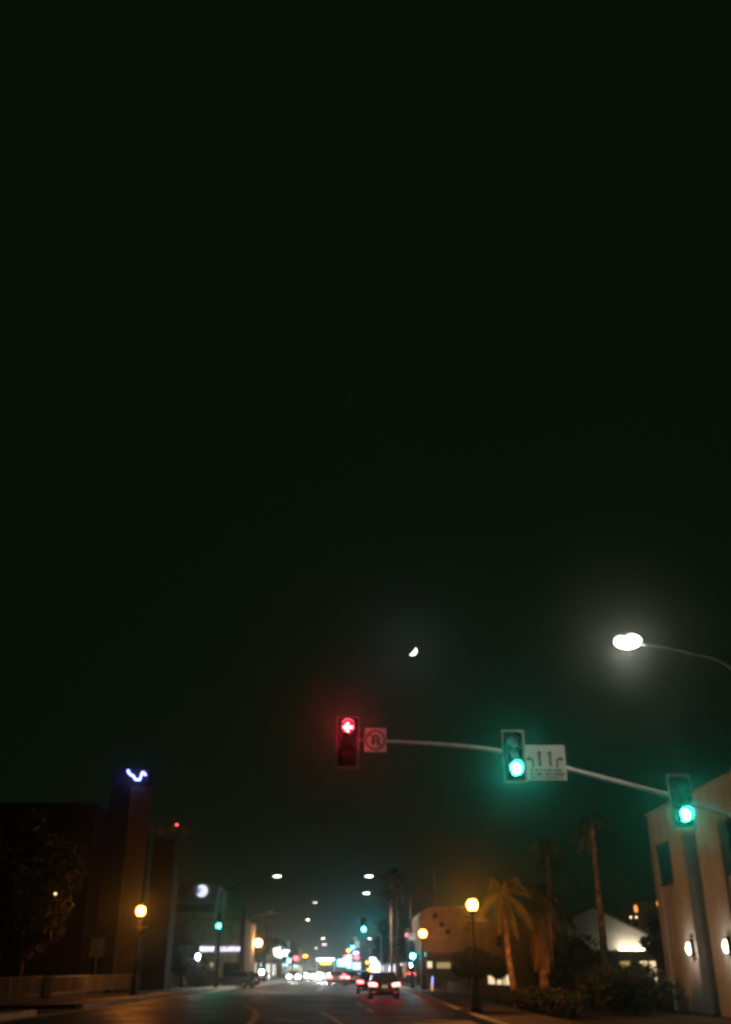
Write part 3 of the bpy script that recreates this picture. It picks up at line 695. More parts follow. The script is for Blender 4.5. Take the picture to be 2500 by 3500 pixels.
lit_sign(1367, 3297, 12, 5, 159, E['whitesign'], 'tiny white light between the orange sign and the red hand', 'light', 'lantern', shape='oval')
# banner on the left shops
a, b_ = at(932, 3230, 188), at(964, 3272, 188)
t = thing('banner', 'white street banner with a dark triangle mark', 'banner', ((a.x + b_.x) / 2, 188, 0))
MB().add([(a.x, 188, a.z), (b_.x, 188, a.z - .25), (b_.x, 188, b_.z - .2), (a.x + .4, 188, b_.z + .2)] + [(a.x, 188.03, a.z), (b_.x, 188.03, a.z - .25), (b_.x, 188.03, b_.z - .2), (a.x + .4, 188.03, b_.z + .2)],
         [(0, 1, 2, 3), (7, 6, 5, 4), (0, 4, 5, 1), (1, 5, 6, 2), (2, 6, 7, 3), (3, 7, 4, 0)]).build('glowing_cloth', E['whitesign'], t)  # banner glows by itself instead of catching the street light
q = at(947, 3252, 187.97); MB().prism([(q.x - .35, q.z - .4), (q.x + .35, q.z - .4), (q.x, q.z + .55)], 'y', 187.95, 187.99).build('triangle_mark', M['stuccogrey'], t)
MB().tube([(a.x, 188.06, 0), (a.x, 188.06, a.z + .2)], .06, 8).build('post', M['darkmetal'], t)
# street name sign
a, b_ = at(1386, 3189, 99), at(1427, 3203, 99)
t = thing('street_name_sign', 'white internally lit street name sign beside the orange globe', 'street name sign', (b_.x, 99, 0))
MB().bx(a.x, b_.x, 99, 99.14, b_.z, a.z).build('cabinet', M['darkmetal'], t, bevel=.02)
MB().bx(a.x + .03, b_.x - .03, 98.975, 98.999, b_.z + .03, a.z - .03).build('face', E['dullsign'], t)
tx = MB(); rnd = random.Random(5); u = a.x + .22
while u < b_.x - .15:
    wv = rnd.uniform(.04, .08); tx.bx(u, u + wv, 98.96, 98.97, b_.z + .12, a.z - .1); u += wv + .035
tx.build('lettering', M['stuccogrey'], t)
MB().bx(a.x + .04, a.x + .14, 98.96, 98.972, b_.z + .08, a.z - .08).build('red_emblem', E['redsign'], t)
c0, d0 = at(1397, 3204, 99), at(1420, 3212, 99); MB().bx(c0.x, d0.x, 98.99, 99.05, d0.z, b_.z - .01).build('lower_plate', E['dullsign'], t)
MB().tube([(b_.x, 99.07, a.z - .15), (at(1446, 3191, 99).x, 99.07, a.z - .15)], .03, 8).build('hanger', M['darkmetal'], t)

# ------------------------------------------------------------------ vegetation
def leaves(mb, c, r, n, s, rng, hollow=.35):
    c = Vector(c)
    for _ in range(n):
        v = Vector((rng.gauss(0, 1), rng.gauss(0, 1), rng.gauss(0, 1))).normalized() * (hollow + (1 - hollow) * rng.random() ** .5)
        p = c + Vector((v.x * r[0], v.y * r[1], v.z * r[2]))
        a = Vector((rng.uniform(-1, 1), rng.uniform(-1, 1), rng.uniform(-1, 1))).normalized(); b2 = a.orthogonal().normalized()
        k = s * rng.uniform(.6, 1.4)
        mb.add([p - a * k, p + b2 * k * .45, p + a * k, p - b2 * k * .45], [(0, 1, 2, 3)])
def tree(base, h, cr, label, seed, n=2600, s=.16, m='leaf', trunk_h=.4, name='broadleaf_tree', cat='tree', flat=.75, group=None, spread=1.0):
    rng = random.Random(seed); base = Vector(base); t = thing(name, label, cat, base, group)
    tb = MB(); top = base + Vector((rng.uniform(-.2, .2), 0, h * trunk_h))
    tb.tube([base, base + (top - base) * .5 + Vector((rng.uniform(-.1, .1), 0, 0)), top], [.05 * h ** .8, .035 * h ** .8, .028 * h ** .8], 8)
    lobes = []
    for k in range(9):
        an = k * 2.4 + rng.uniform(-.4, .4); rr = cr * rng.uniform(.35, .8) * spread
        lc = Vector((base.x + rr * math.cos(an), base.y + rr * math.sin(an), base.z + h * rng.uniform(trunk_h + .12, .9)))
        lobes.append((lc, cr * rng.uniform(.34, .58))); tb.tube([top - Vector((0, 0, .2)), (top + lc) / 2 + Vector((0, 0, .15)), lc], [.02 * h ** .8, .012 * h ** .8, .005 * h ** .8], 5)
    tb.build('trunk', M['bark'], t)
    lb = MB()
    for lc, lr in lobes: leaves(lb, lc, (lr, lr, lr * flat), n // 9, s, rng)
    lb.build('crown', M[m], t); return t
def hedge(x0, x1, y0, y1, h, label, seed, n=4000, s=.11, m='leafdark', name='hedge', cat='hedge'):
    rng = random.Random(seed); t = thing(name, label, cat, ((x0 + x1) / 2, (y0 + y1) / 2, .1))
    lb = MB(); bumps = [(rng.uniform(x0, x1), rng.uniform(y0, y1), rng.uniform(.75, 1.0) * h, rng.uniform(.5, .9)) for _ in range(12)]
    for bx_, by_, bh, br in bumps: leaves(lb, (bx_, by_, bh * .62), (br * 1.1, br, bh * .42), n // 16, s, rng, .2)
    for _ in range(n // 4):
        p = Vector((rng.uniform(x0, x1), rng.uniform(y0, y1), rng.uniform(.1, h * .8))); leaves(lb, p, (.1, .1, .1), 1, s, rng)
    lb.build('foliage', M[m], t)
    sb = MB()
    for k in range(6):
        q = Vector((x0 + (x1 - x0) * (k + .5) / 6, (y0 + y1) / 2, .1)); sb.tube([q, q + Vector((.1, 0, h * .6))], .03, 6)
    sb.build('stems', M['bark'], t); return t
def frond(mb, o, az, el, L, droop, wl, rng, n=14, hang=.8):
    o = Vector(o); d = Vector((math.cos(az), math.sin(az), 0)); sd = Vector((-d.y, d.x, 0)); pts = []
    for i in range(n + 1):
        u = i / n; pts.append(o + d * (L * (math.cos(el) * u - .12 * u * u * droop)) + Vector((0, 0, L * (math.sin(el) * u - droop * u * u * .62))))
    mb.tube(pts, ramp(.035, .008, n + 1), 5, False)
    for i in range(1, n):
        u = i / n; ll = wl * (math.sin(PI * min(1, u * .9 + .12)) ** .6) * rng.uniform(.85, 1.1); tg = (pts[i + 1] - pts[i]).normalized()
        for s in (-1, 1):
            for j in range(2):
                p = pts[i] + (pts[i + 1] - pts[i]) * (.5 * j); e = p + sd * s * ll * (1 - hang * .6) + tg * ll * .5 - Vector((0, 0, ll * hang * rng.uniform(.7, 1.1)))
                wv = tg * .05
                mb.add([p - wv, p + wv, e + wv * .3, e - wv * .3], [(0, 1, 2, 3)])
def palm(base, top, r0, r1, label, seed, nf=26, L=2.6, droop=1.0, skirt=0, lean=0, wl=.7, crown=True, name='palm_tree', dead=0):
    rng = random.Random(seed); base = Vector(base); top = Vector(top); t = thing(name, label, 'palm tree', base)
    n = 26; pts = []
    for i in range(n + 1):
        u = i / n; p = base + (top - base) * u; p.x += lean * math.sin(PI * u); pts.append(p)
    rad = [r0 + (r1 - r0) * min(1, i / n * 1.4) + (.012 if i % 2 else 0) for i in range(n + 1)]; rad[0] *= 1.35
    tr = MB().tube(pts, rad, 12)
    tr.build('trunk', M['palmbark'], t)
    fb = MB()
    for k in range(nf):
        frond(fb, top + Vector((0, 0, -.1)), k * 2.399 + rng.uniform(-.2, .2), R(rng.uniform(-15, 75)), L * rng.uniform(.8, 1.1), droop * rng.uniform(.8, 1.2), wl, rng)
    fb.build('crown', M['frond'], t)
    if skirt:
        sbm = MB(); zlen = skirt
        for k in range(420):
            a = rng.uniform(0, 2 * PI); u = rng.random(); z1_ = top.z - .1 - zlen * .85 * u; ln = rng.uniform(.9, 1.7)
            rr = (r1 + .12 + .42 * rng.random()); d = Vector((math.cos(a), math.sin(a), 0)); p = Vector((top.x, top.y, z1_)) + d * r1 * .8
            q = Vector((top.x, top.y, z1_ - ln * .4)) + d * rr; e = Vector((top.x, top.y, z1_ - ln)) + d * rr * rng.uniform(.85, 1.15); sd = Vector((-d.y, d.x, 0)) * rng.uniform(.03, .09)
            sbm.add([p - sd * .4, p + sd * .4, q + sd, q - sd, e + sd * .5, e - sd * .5], [(0, 1, 2, 3), (3, 2, 4, 5)])
        sbm.build('dead_frond_skirt', M['deadfrond'], t)
    return t
# right side palms
def palm_px(Y, bpx, tpx, tpy, **k):
    tp = at(tpx, tpy, Y); bp = at(bpx, 3400, Y); return palm((bp.x, Y, .05), tp, **k)
palm_px(54, 1905, 1868, 2885, r0=.19, r1=.11, label='tall thin palm with an orange lit trunk, left of the two slim palms', seed=11, nf=20, L=1.5, droop=1.2, wl=.6)
palm_px(54, 2080, 2022, 2800, r0=.26, r1=.12, label='tallest slim palm standing in front of the white gabled house', seed=12, nf=22, L=1.6, droop=1.2, wl=.6)
palm_px(48, 1765, 1722, 3050, r0=.16, r1=.11, label='leaning palm with drooping fronds lit orange beside the globe lamp', seed=13, nf=17, L=2.3, droop=1.05, wl=.55, lean=-.1)
palm_px(50.5, 1862, 1848, 3040, r0=.25, r1=.18, label='short palm with a shaggy skirt of dead fronds, nearer the tan building', seed=14, nf=16, L=1.4, droop=1.2, skirt=2.5, wl=.6)
palm_px(52.5, 1898, 1888, 3070, r0=.25, r1=.18, label='second shaggy skirted palm, close behind the tall thin palm', seed=15, nf=14, L=1.4, droop=1.3, skirt=2.4, wl=.6)
palm_px(118, 1362, 1352, 2985, r0=.22, r1=.16, label='dim distant palm rising above the right side street lights', seed=16, nf=20, L=2.2, droop=1.0, wl=.7)
palm_px(126, 1342, 1338, 3050, r0=.22, r1=.16, label='lower dim distant palm left of its taller neighbour', seed=17, nf=20, L=2.4, droop=1.0, wl=.7)
# hedges and bushes on the right
hedge(10.2, 12.4, 50, 55.5, 3.3, 'tall dark hedge under the shaggy palms', 21, 6000)
hedge(10.6, 13.2, 43, 47, 1.9, 'dark rounded hedge beside the white corner building', 22, 5200)
hedge(12.4, 15.2, 52, 57, 2.1, 'leafy hedge in front of the white gabled house porch', 23, 5200, m='leaf')
hedge(7.7, 9.2, 40, 49, 1.0, 'low clipped hedge behind the right pavement', 24, 5200)
tree((at(1965, 3300, 62).x, 62, 0), 3.3, 1.2, 'small bushy tree hiding the left corner of the gabled house', 25, 2600, .12, 'leaf', .25, spread=.8)
tree((at(1600, 3300, 83).x, 83, 0), 3.2, 1.5, 'dark rounded tree before the left part of the tan building', 26, 3000, .14, 'leafdark', .35)
tree((at(1690, 3300, 84).x, 84, 0), 2.7, 1.0, 'dark rounded tree before the middle of the tan building', 27, 3000, .14, 'leafdark', .35)
tree((at(2275, 3300, 50.5).x, 50.5, 0), 4.3, 1.0, 'slim dark tree against the end of the white corner building', 28, 2400, .11, 'leafdark', .3, spread=.8)
tree((at(1716, 3300, 90).x, 90, 0), 2.3, .7, 'thin small tree silhouetted against the bright shop window', 29, 300, .10, 'leafdark', .45)
# left side
tree((-22, 60, 0), 10.5, 4.4, 'big dark tree at the left edge of the photo', 31, 6000, .30, 'leafdark', .3)
tree((-24.5, 76, 0), 12, 4.5, 'big dark tree left of the orange lit tower', 32, 6000, .28, 'leafdark', .3)
tree((-20.5, 68, 0), 7.5, 2.8, 'lower dark tree behind the left railing and the sign post', 33, 4200, .2, 'leafdark', .3)
tree((-18.8, 88, 0), 6.5, 2.2, 'dark tree behind the orange globe lamp post on the left', 34, 3600, .2, 'leafdark', .3)
tree((-15.4, 103, 0), 3.9, 1.9, 'dark bushy tree in front of the shop with lit letters', 35, 3000, .14, 'leafdark', .3)
hedge(-14.6, -12.4, 100, 106, 1.9, 'dark bush at the end of the left railing', 36, 3600, .12)
tree((-12.4, 160, 0), 6.2, 3.0, 'umbrella shaped dark tree over the left pavement', 37, 4200, .2, 'leafdark', .45, flat=.5)
tree((-11.5, 215, 0), 7, 3, 'dark street tree beyond the white banner', 38, 2600, .24, 'leafdark', .4)
tree((8.2, 150, 0), 9, 3.4, 'tall dark street tree right of the second mast', 39, 4000, .24, 'leafdark', .35)
tree((7.8, 186, 0), 7, 2.6, 'dark street tree behind the second mast on the right', 40, 2600, .24, 'leafdark', .35)

# ------------------------------------------------------------------ fence, sign post on the left
FY = [(52, -17.3), (64, -17.3), (78, -17.1), (92, -16.7), (108, -15.6)]
def fx(y): return lerp(FY, y)
t = thing('railing', 'long pale picket railing along the back of the left pavement', 'railing', (-17, 80, .14))
rb = MB(); rb.tube([(fx(y), y, 1.28) for y in (52, 64, 78, 92, 108)], .045, 8); rb.build('top_rail', M['fence'], t)
rb = MB(); rb.tube([(fx(y), y, .36) for y in (52, 64, 78, 92, 108)], .04, 8); rb.build('bottom_rail', M['fence'], t)
pb = MB(); y = 52.2
while y < 108: pb.bx(fx(y) - .012, fx(y) + .012, y - .012, y + .012, .38, 1.26); y += .16
pb.build('pickets', M['fence'], t)
y = 52.0
while y <= 108.1: MB().bx(fx(y) - .05, fx(y) + .05, y - .05, y + .05, .14, 1.36).build('post', M['fence'], t, bevel=.01); y += 4
MB().bx(-17.5, -17.2, 52, 78, .0, .30).build('kerb_wall', M['concrete'], t)
g = gnd(318, 3392, .14); Y = 66; a, b_ = at(312, 3207, Y), at(352, 3273, Y); px_ = (at(327, 3300, Y)).x
t = thing('parking_sign', 'pair of dull rectangular signs on a thin post before the left railing', 'road sign', (px_, Y, .14))
MB().tube([(px_, Y + .04, .14), (px_, Y + .04, a.z)], .03, 8).build('post', M['galv'], t)
mx = (a.x + b_.x) / 2
MB().bx(a.x, mx - .02, Y - .01, Y + .01, b_.z, a.z).build('sign_panel', M['white'], t)
MB().bx(mx + .02, b_.x, Y - .01, Y + .01, b_.z, a.z).build('sign_panel', M['white'], t)

# ------------------------------------------------------------------ buildings
def win(parent, x0, x1, y0, y1, z0, z1, m=None, axis='x', name='window'):
    """glazing with a frame; axis = the wall's normal"""
    f = MB(); t_ = .09
    if axis == 'x':
        f.bx(x0, x1, y0, y0 + t_, z0, z1).bx(x0, x1, y1 - t_, y1, z0, z1).bx(x0, x1, y0 + t_, y1 - t_, z0, z0 + t_).bx(x0, x1, y0 + t_, y1 - t_, z1 - t_, z1)
        fo = f.build(name, M['trim'], parent); xm = (x0 + x1) / 2
        MB().bx(xm - .01, xm + .01, y0 + t_, y1 - t_, z0 + t_, z1 - t_).build('pane', m or M['glass'], fo)
    else:
        f.bx(x0, x0 + t_, y0, y1, z0, z1).bx(x1 - t_, x1, y0, y1, z0, z1).bx(x0 + t_, x1 - t_, y0, y1, z0, z0 + t_).bx(x0 + t_, x1 - t_, y0, y1, z1 - t_, z1)
        fo = f.build(name, M['trim'], parent); ym = (y0 + y1) / 2
        MB().bx(x0 + t_, x1 - t_, ym - .01, ym + .01, z0 + t_, z1 - t_).build('pane', m or M['glass'], fo)
    return fo
# white corner building, right
XF = 15.0; t = thing('stucco_building', 'white stucco corner building with tall piers and two wall lamps at right', 'building', (XF, 42, 0))
wl = MB()
wl.bx(XF + .7, 26, 33, 48.4, 0, 8.45)
wl.bx(XF, XF + .7, 47.7, 48.4, 0, 7.05).bx(XF, XF + .7, 43.7, 45.6, 0, 7.05).bx(XF, XF + .7, 39.4, 42.0, 0, 7.05).bx(XF, XF + .7, 33, 37.0, 0, 7.05)
wl.bx(XF, XF + .7, 33, 48.4, 7.05, 8.45)
wl.bx(XF + .12, XF + .7, 45.6, 47.7, 0, 5.15).bx(XF + .12, XF + .7, 37.0, 39.4, 0, 5.0)
wl.build('wall', M['stucco'], t, bevel=.03)
up = MB(); arc = [(XF + 2.2, 8.45), (XF + 2.2, 9.3)] + [(XF + 2.2 + 1.0 - 1.0 * math.cos(a), 9.3 + 1.0 * math.sin(a)) for a in [PI / 2 * k / 6 for k in range(1, 7)]] + [(25.5, 10.3), (25.5, 8.45)]
up.prism(arc, 'y', 33, 43.0).build('upper_storey', M['stuccotan'], t)
MB().bx(XF - .07, XF + 1.0, 33, 48.47, 8.452, 8.58).build('coping', M['stuccotan'], t)
win(t, XF + .03, XF + .15, 45.65, 48.75, 5.2, 7.0); win(t, XF + .03, XF + .15, 37.05, 38.55, 5.05, 7.0)
win(t, XF + .55, XF + .68, 42.1, 43.6, .3, 7.0, name='recessed_glazing')
for y in (44.2, 39.9):
    so_ = MB().bx(XF - .16, XF - .002, y - .16, y + .16, 2.15, 2.85).build('wall_lamp', M['trim'], t)
    MB().ball((XF - .19, y, 2.48), (.11, .13, .25), 14, 10).build('lamp_glass', E['sconce'], so_)
    lamp(t, (XF - .42, y, 2.48), (1, .87, .66), PW['sconce'], rad=.1)
# white gabled house
t = thing('gabled_house', 'white gabled house with a lit porch behind the tallest slim palm', 'house', (15.5, 75, 0)); Yg = 75
ap, le, re_ = at(2025, 3104, Yg), at(1955, 3138, Yg), at(2232, 3205, Yg); bl = at(2110, 3243, Yg)
MB().prism([(le.x - .8, .0), (le.x - .8, le.z - .4), (ap.x, ap.z), (re_.x, re_.z), (re_.x, 0)], 'y', Yg, Yg + 9).build('wall', M['stucco'], t)
rf = MB()
for (p, q) in (((le.x - 1.0, le.z - .48), (ap.x, ap.z + .02)), ((ap.x, ap.z + .02), (re_.x + .3, re_.z - .1))):
    rf.add([(p[0], Yg - .15, p[1]), (q[0], Yg - .15, q[1]), (q[0], Yg + 9.3, q[1]), (p[0], Yg + 9.3, p[1]), (p[0], Yg - .15, p[1] + .1), (q[0], Yg - .15, q[1] + .1), (q[0], Yg + 9.3, q[1] + .1), (p[0], Yg + 9.3, p[1] + .1)],
           [(0, 1, 2, 3), (7, 6, 5, 4), (0, 4, 5, 1), (1, 5, 6, 2), (2, 6, 7, 3), (3, 7, 4, 0)])
rf.build('roof', M['roof'], t)
x0, x1 = at(2098, 3243, Yg).x, at(2206, 3243, Yg).x
po = MB().bx(x0 - .6, x1 + 1.0, Yg - 1.6, Yg - .002, bl.z - .25, bl.z - .12).build('porch_roof', M['trim'], t)
MB().bx(x0 + .3, x1, Yg - .30, Yg - .2, bl.z - .10, bl.z + .02).build('strip_light', E['strip'], po)
for k in (.3, .7): lamp(t, (x0 + (x1 - x0) * k, Yg - .7, bl.z + .1), (1, .84, .58), PW['strip'], rad=.1)
for k in range(4):
    xx = x0 - .5 + (x1 - x0 + 1.4) * k / 3; MB().tube([(xx, Yg - 1.5, 0), (xx, Yg - 1.5, bl.z - .26)], .08, 8).build('porch_post', M['stucco'], t)
win(t, x0 + .2, x0 + 1.2, Yg - .10, Yg - .01, 1.0, 2.3, E['warmdim'], 'y'); win(t, x1 - .6, x1 + .7, Yg - .10, Yg - .01, .8, 2.3, E['warmwin'], 'y')
# little tower with an orange lamp beyond
Yt = 95; a = at(2150, 3090, Yt); b_ = at(2262, 3200, Yt)
t = thing('roof_terrace', 'dark terrace building with a railing and an orange lamp above the gabled roof', 'building', (a.x, Yt, 0))
MB().bx(a.x - .3, b_.x + 2, Yt, Yt + 6, 0, b_.z).build('wall', M['stuccobrown'], t)
for k in range(5): MB().bx(a.x + k * .75, a.x + k * .75 + .12, Yt, Yt + .12, b_.z, b_.z + 1.4).build('terrace_post', M['stuccotan'], t)
MB().bx(a.x + .9, b_.x + 2, Yt + 1.0, Yt + 5, b_.z + .002, a.z + .3).build('penthouse', M['stuccobrown'], t)
q = at(2174, 3106, Yt - .1); ol = MB().box(q, (.30, .2, .6)).build('orange_lamp', E['orangelamp'], t, bevel=.05)
q = at(2249, 3088, Yt - .1); MB().box(q, (.2, .2, .4)).build('orange_lamp', E['orangelamp'], t, bevel=.05)
for k, px in enumerate((2157, 2176)):
    q = at(px, 3135, Yt - .1); MB().ball(q, .09, 10, 7).build('bulb', E['bulb'], t)

# tan pueblo style building right of the middle
Yp = 94; t = thing('pueblo_building', 'tan rounded stucco building with dark square beam ends and lit ground floor', 'building', (9.5, Yp, 0))
def xa(px, py=3250): return at(px, py, Yp).x
def za(py, px=1600): return at(px, py, Yp).z
xl, xr = xa(1438), xa(1838, 3180); hl = za(3098); hr = za(3162)
prof = [(xl, 2.9), (xl, za(3135))] + [(xl + 1.6 - 1.6 * math.cos(a), za(3135) + (hl - za(3135)) * math.sin(a)) for a in [PI / 2 * k / 6 for k in range(1, 7)]] + \
    [(xa(1575), hl - .05), (xa(1590), za(3128)), (xa(1690), za(3138)), (xa(1700), za(3152)), (xr - .3, hr), (xr, hr - .4), (xr, 2.9)]
MB().prism(prof, 'y', Yp, Yp + 14).build('upper_wall', M['stuccotan'], t)
gw = MB(); cuts = [xl, xa(1458), xa(1482), xa(1490), xa(1545), xa(1664), xa(1754), xr]; zt = [za(3282), za(3285), za(3298)]
gw.bx(cuts[0], cuts[1], Yp + .5, Yp + .9, 0, 2.9).bx(cuts[2], cuts[3], Yp + .5, Yp + .9, 0, 2.9).bx(cuts[4], cuts[5], Yp + .5, Yp + .9, 0, 2.9).bx(cuts[6], cuts[7], Yp + .5, Yp + .9, 0, 2.9)
gw.bx(cuts[1], cuts[2], Yp + .5, Yp + .9, 0, za(3312)).bx(cuts[3], cuts[4], Yp + .5, Yp + .9, 0, za(3314)).bx(cuts[1], cuts[2], Yp + .5, Yp + .9, zt[0], 2.9).bx(cuts[3], cuts[4], Yp + .5, Yp + .9, zt[1], 2.9).bx(cuts[5], cuts[6], Yp + .5, Yp + .9, zt[2], 2.9)
gw.build('lower_wall', M['stuccotan'], t)
win(t, cuts[1] + .004, cuts[2] - .004, Yp + .55, Yp + .75, za(3312) + .004, zt[0] - .004, E['warmwin'], 'y'); win(t, cuts[3] + .004, cuts[4] - .004, Yp + .55, Yp + .75, za(3314) + .004, zt[1] - .004, E['warmdim'], 'y')
win(t, cuts[5] + .004, cuts[6] - .004, Yp + .55, Yp + .75, .02, zt[2] - .004, E['warmwin'], 'y', 'shop_front')
for k in (.34, .68): MB().bx(cuts[5] + (cuts[6] - cuts[5]) * k - .04, cuts[5] + (cuts[6] - cuts[5]) * k + .04, Yp + .5, Yp + .62, .03, zt[2] - .1).build('mullion', M['trim'], t)
for px, py in ((1487, 3131), (1510, 3160), (1530, 3184), (1706, 3207), (1704, 3226), (1600, 3178)):
    q = at(px, py, Yp); MB().tube([(q.x, Yp - .45, q.z), (q.x, Yp + .2, q.z)], .22, 8).build('beam_end', M['wood'], t)
MB().bx(xa(1470), xa(1530), Yp - .5, Yp - .002, za(3207), za(3201)).build('ledge', M['stucco'], t)
MB().bx(xa(1450), xa(1668), Yp - 2.2, Yp - .002, za(3268), za(3255)).build('canopy', M['trim'], t)
MB().bx(xa(1452), xa(1560), Yp - 2.15, Yp - 2.0, za(3278), za(3269)).build('canopy_fascia', M['wood'], t)
sb = thing('string_lights', 'short vertical string of small warm bulbs under the canopy', 'string lights', (xa(1566), Yp - 1.2, 0))
bb = MB(); cb = MB()
for k in range(9):
    q = at(1566, 3298 + 4.6 * k, Yp - 1.2); bb.ball(q, .04, 8, 5)
cb.tube([at(1566, 3292, Yp - 1.2), at(1566, 3336, Yp - 1.2)], .012, 5)
cb.build('cable', M['blackplas'], sb); bb.build('bulbs', E['bulb'], sb)
for k, (px, py) in enumerate(((1582, 3335), (1595, 3335), (1630, 3335))):
    q = at(px, py, Yp - 1.5); ln = thing('table_lantern', 'small warm lantern on the terrace wall of the tan building', 'lantern', (q.x, q.y, q.z - .15), 'lanterns on the terrace wall')
    MB().lathe((q.x, q.y, q.z - .15), [(.07, 0), (.07, .05), (.03, .07)], 8).build('stand', M['darkmetal'], ln); MB().ball(q, .07, 8, 6).build('bulb', E['bulb'], ln)
g0, g1 = gnd(1520, 3356, .5), gnd(1850, 3398, .5)
tw = MB(); p0, p1 = at(1530, 3372, 88), at(1840, 3400, 62)
tag(MB().add([(p0.x, 88, 0), (p0.x + .3, 88, 0), (p1.x + .3, 62, 0), (p1.x, 62, 0), (p0.x, 88, .75), (p0.x + .3, 88, .75), (p1.x + .3, 62, .75), (p1.x, 62, .75)],
    [(0, 1, 2, 3), (7, 6, 5, 4), (0, 4, 5, 1), (1, 5, 6, 2), (2, 6, 7, 3), (3, 7, 4, 0)]).build('terrace_wall', M['stuccobrown'], base=(p0.x, 75, 0)), 'low terrace wall running in front of the tan building', 'low wall')
q = at(1477, 3355, 86); t = thing('bollard_light', 'small blue glowing bollard light with an orange foot beside the right pavement', 'bollard light', (q.x, 86, .14))
MB().tube([(q.x, 86, .14), (q.x, 86, .45)], .07, 8).build('base', E['orangelamp'], t); MB().tube([(q.x, 86, .46), (q.x + .06, 86, 1.15)], .06, 8).build('tube', E['bluepost'], t)
# flagpole on the roof
q0, q1 = at(1488, 3102, Yp + 2), at(1486, 2982, Yp + 2); t = thing('flagpole', 'thin pole with a small finial on the roof of the tan building', 'pole', (q0.x, Yp + 2, hl - .02))
MB().tube([(q0.x, Yp + 2, hl - .05), (q0.x, Yp + 2, q1.z)], [.06, .035], 8).build('shaft', M['galv'], t); MB().ball((q0.x, Yp + 2, q1.z + .06), (.16, .1, .07), 10, 6).build('finial', M['galv'], t)
q = at(1482, 3087, Yp + 2); MB().box((q.x + .05, Yp + 2 - .1, q.z), (.22, .16, .45)).build('junction_box', M['stucco'], t, bevel=.03)

# left: shop with lit letters
Ys = 112; t = thing('letter_shop', 'tan shop building with two rows of blue white lit letters on its wall', 'building', (-15, Ys, 0))
def xs(px, py=3200): return at(px, py, Ys).x
def zs(py, px=720): return at(px, py, Ys).z
MB().prism([(xs(612), zs(3198)), (xs(655), zs(3146)), (xs(832), zs(3146)), (xs(832), 0), (xs(694), 0), (xs(694), zs(3234))], 'y', Ys, Ys + 16).build('wall', M['stuccotan'], t)
MB().bx(xs(650), xs(834), Ys - .2, Ys + 16.1, zs(3146) + .002, zs(3143) + .1).build('parapet', M['stuccobrown'], t)
MB().bx(xs(600), xs(694) - .01, Ys + 2.0, Ys + 15, 0, zs(3240)).build('recessed_wall', M['stuccobrown'], t)
rnd = random.Random(9)
for (a, b_) in ((688, 742), (758, 827)):
    lb = MB(); u = xs(a); e = xs(b_); zb, ztp = zs(3251), zs(3236)
    while u < e - .12:
        wv = rnd.uniform(.17, .26); k = rnd.choice('HEOLT')
        if k in 'HO': lb.bx(u, u + .06, Ys - .14, Ys - .06, zb, ztp).bx(u + wv - .06, u + wv, Ys - .14, Ys - .06, zb, ztp)
        else: lb.bx(u, u + .07, Ys - .14, Ys - .06, zb, ztp)
        if k in 'HE': lb.bx(u + .071, u + wv - .061, Ys - .14, Ys - .06, (zb + ztp) / 2 - .05, (zb + ztp) / 2 + .05)
        if k in 'OET': lb.bx(u + .071, u + wv - .061, Ys - .14, Ys - .06, ztp - .08, ztp)
        if k in 'OEL': lb.bx(u + .071, u + wv - .061, Ys - .14, Ys - .06, zb, zb + .08)
        u += wv + .05
    lb.build('lit_letters', E['letters'], t)
MB().bx(xs(690), xs(742), Ys - .9, Ys - .002, zs(3262), zs(3258)).build('canopy', M['stuccobrown'], t)
win(t, xs(722), xs(740), Ys - .10, Ys - .01, zs(3308), zs(3286), E['warmdim'], 'y'); win(t, xs(746), xs(756), Ys - .10, Ys - .01, zs(3308), zs(3270), None, 'y')
win(t, xs(770), xs(826), Ys - .10, Ys - .01, .5, zs(3290), None, 'y')
# dark block carrying the globe sign
Ya = 126; t = thing('office_block', 'dark grey block rising behind the letter shop', 'building', (-24, Ya, 0))
x0, x1 = at(596, 3060, Ya).x, at(738, 3060, Ya).x
MB().bx(x0, x1, Ya, Ya + 12, 0, at(660, 3118, Ya).z).build('wall', M['stuccogrey'], t); MB().bx(x0 + .1, x1 - .1, Ya + .1, Ya + 11, at(660, 3118, Ya).z + .002, at(660, 3090, Ya).z).build('plinth_storey', M['trim'], t)
MB().bx(x0 - .1, x1 + .1, Ya - .1, Ya + 12, at(660, 3090, Ya).z + .003, at(660, 3022, Ya).z).build('sign_storey', M['stuccogrey'], t)
q = at(691, 3045, Ya - .3); gs = thing('globe_sign', 'round white and blue lit globe emblem sign with curved stripes', 'shop sign', q); rg = .56 * 39 / 2 / (ray(691, 3045).y / Ya) * 2 / 1.12
MB().ball(q, (rg, .18, rg), 22, 14).build('globe', E['globe'], gs)
for k, dz in enumerate((.52, .27, .02, -.24)):
    sb_ = MB(); n = 10
    for i in range(n):
        pts = []
        for j in (i, i + 1):
            u = -1 + (1.15 - .12 * k) * j / n; half = math.sqrt(max(.02, 1 - dz * dz)); X = u * half * rg; cz_ = (dz - .26 * (1 - u * u)) * rg; th = .13 * rg * (1 - (j / n) ** 1.5) + .004
            pts.append((X, cz_, th))
        (X0, c0_, t0), (X1, c1_, t1) = pts
        sb_.quad((q.x + X0, q.y - .185, q.z + c0_ - t0), (q.x + X1, q.y - .185, q.z + c1_ - t1), (q.x + X1, q.y - .185, q.z + c1_ + t1), (q.x + X0, q.y - .185, q.z + c0_ + t0))
    sb_.build('blue_stripe', E['globestripe'], gs)
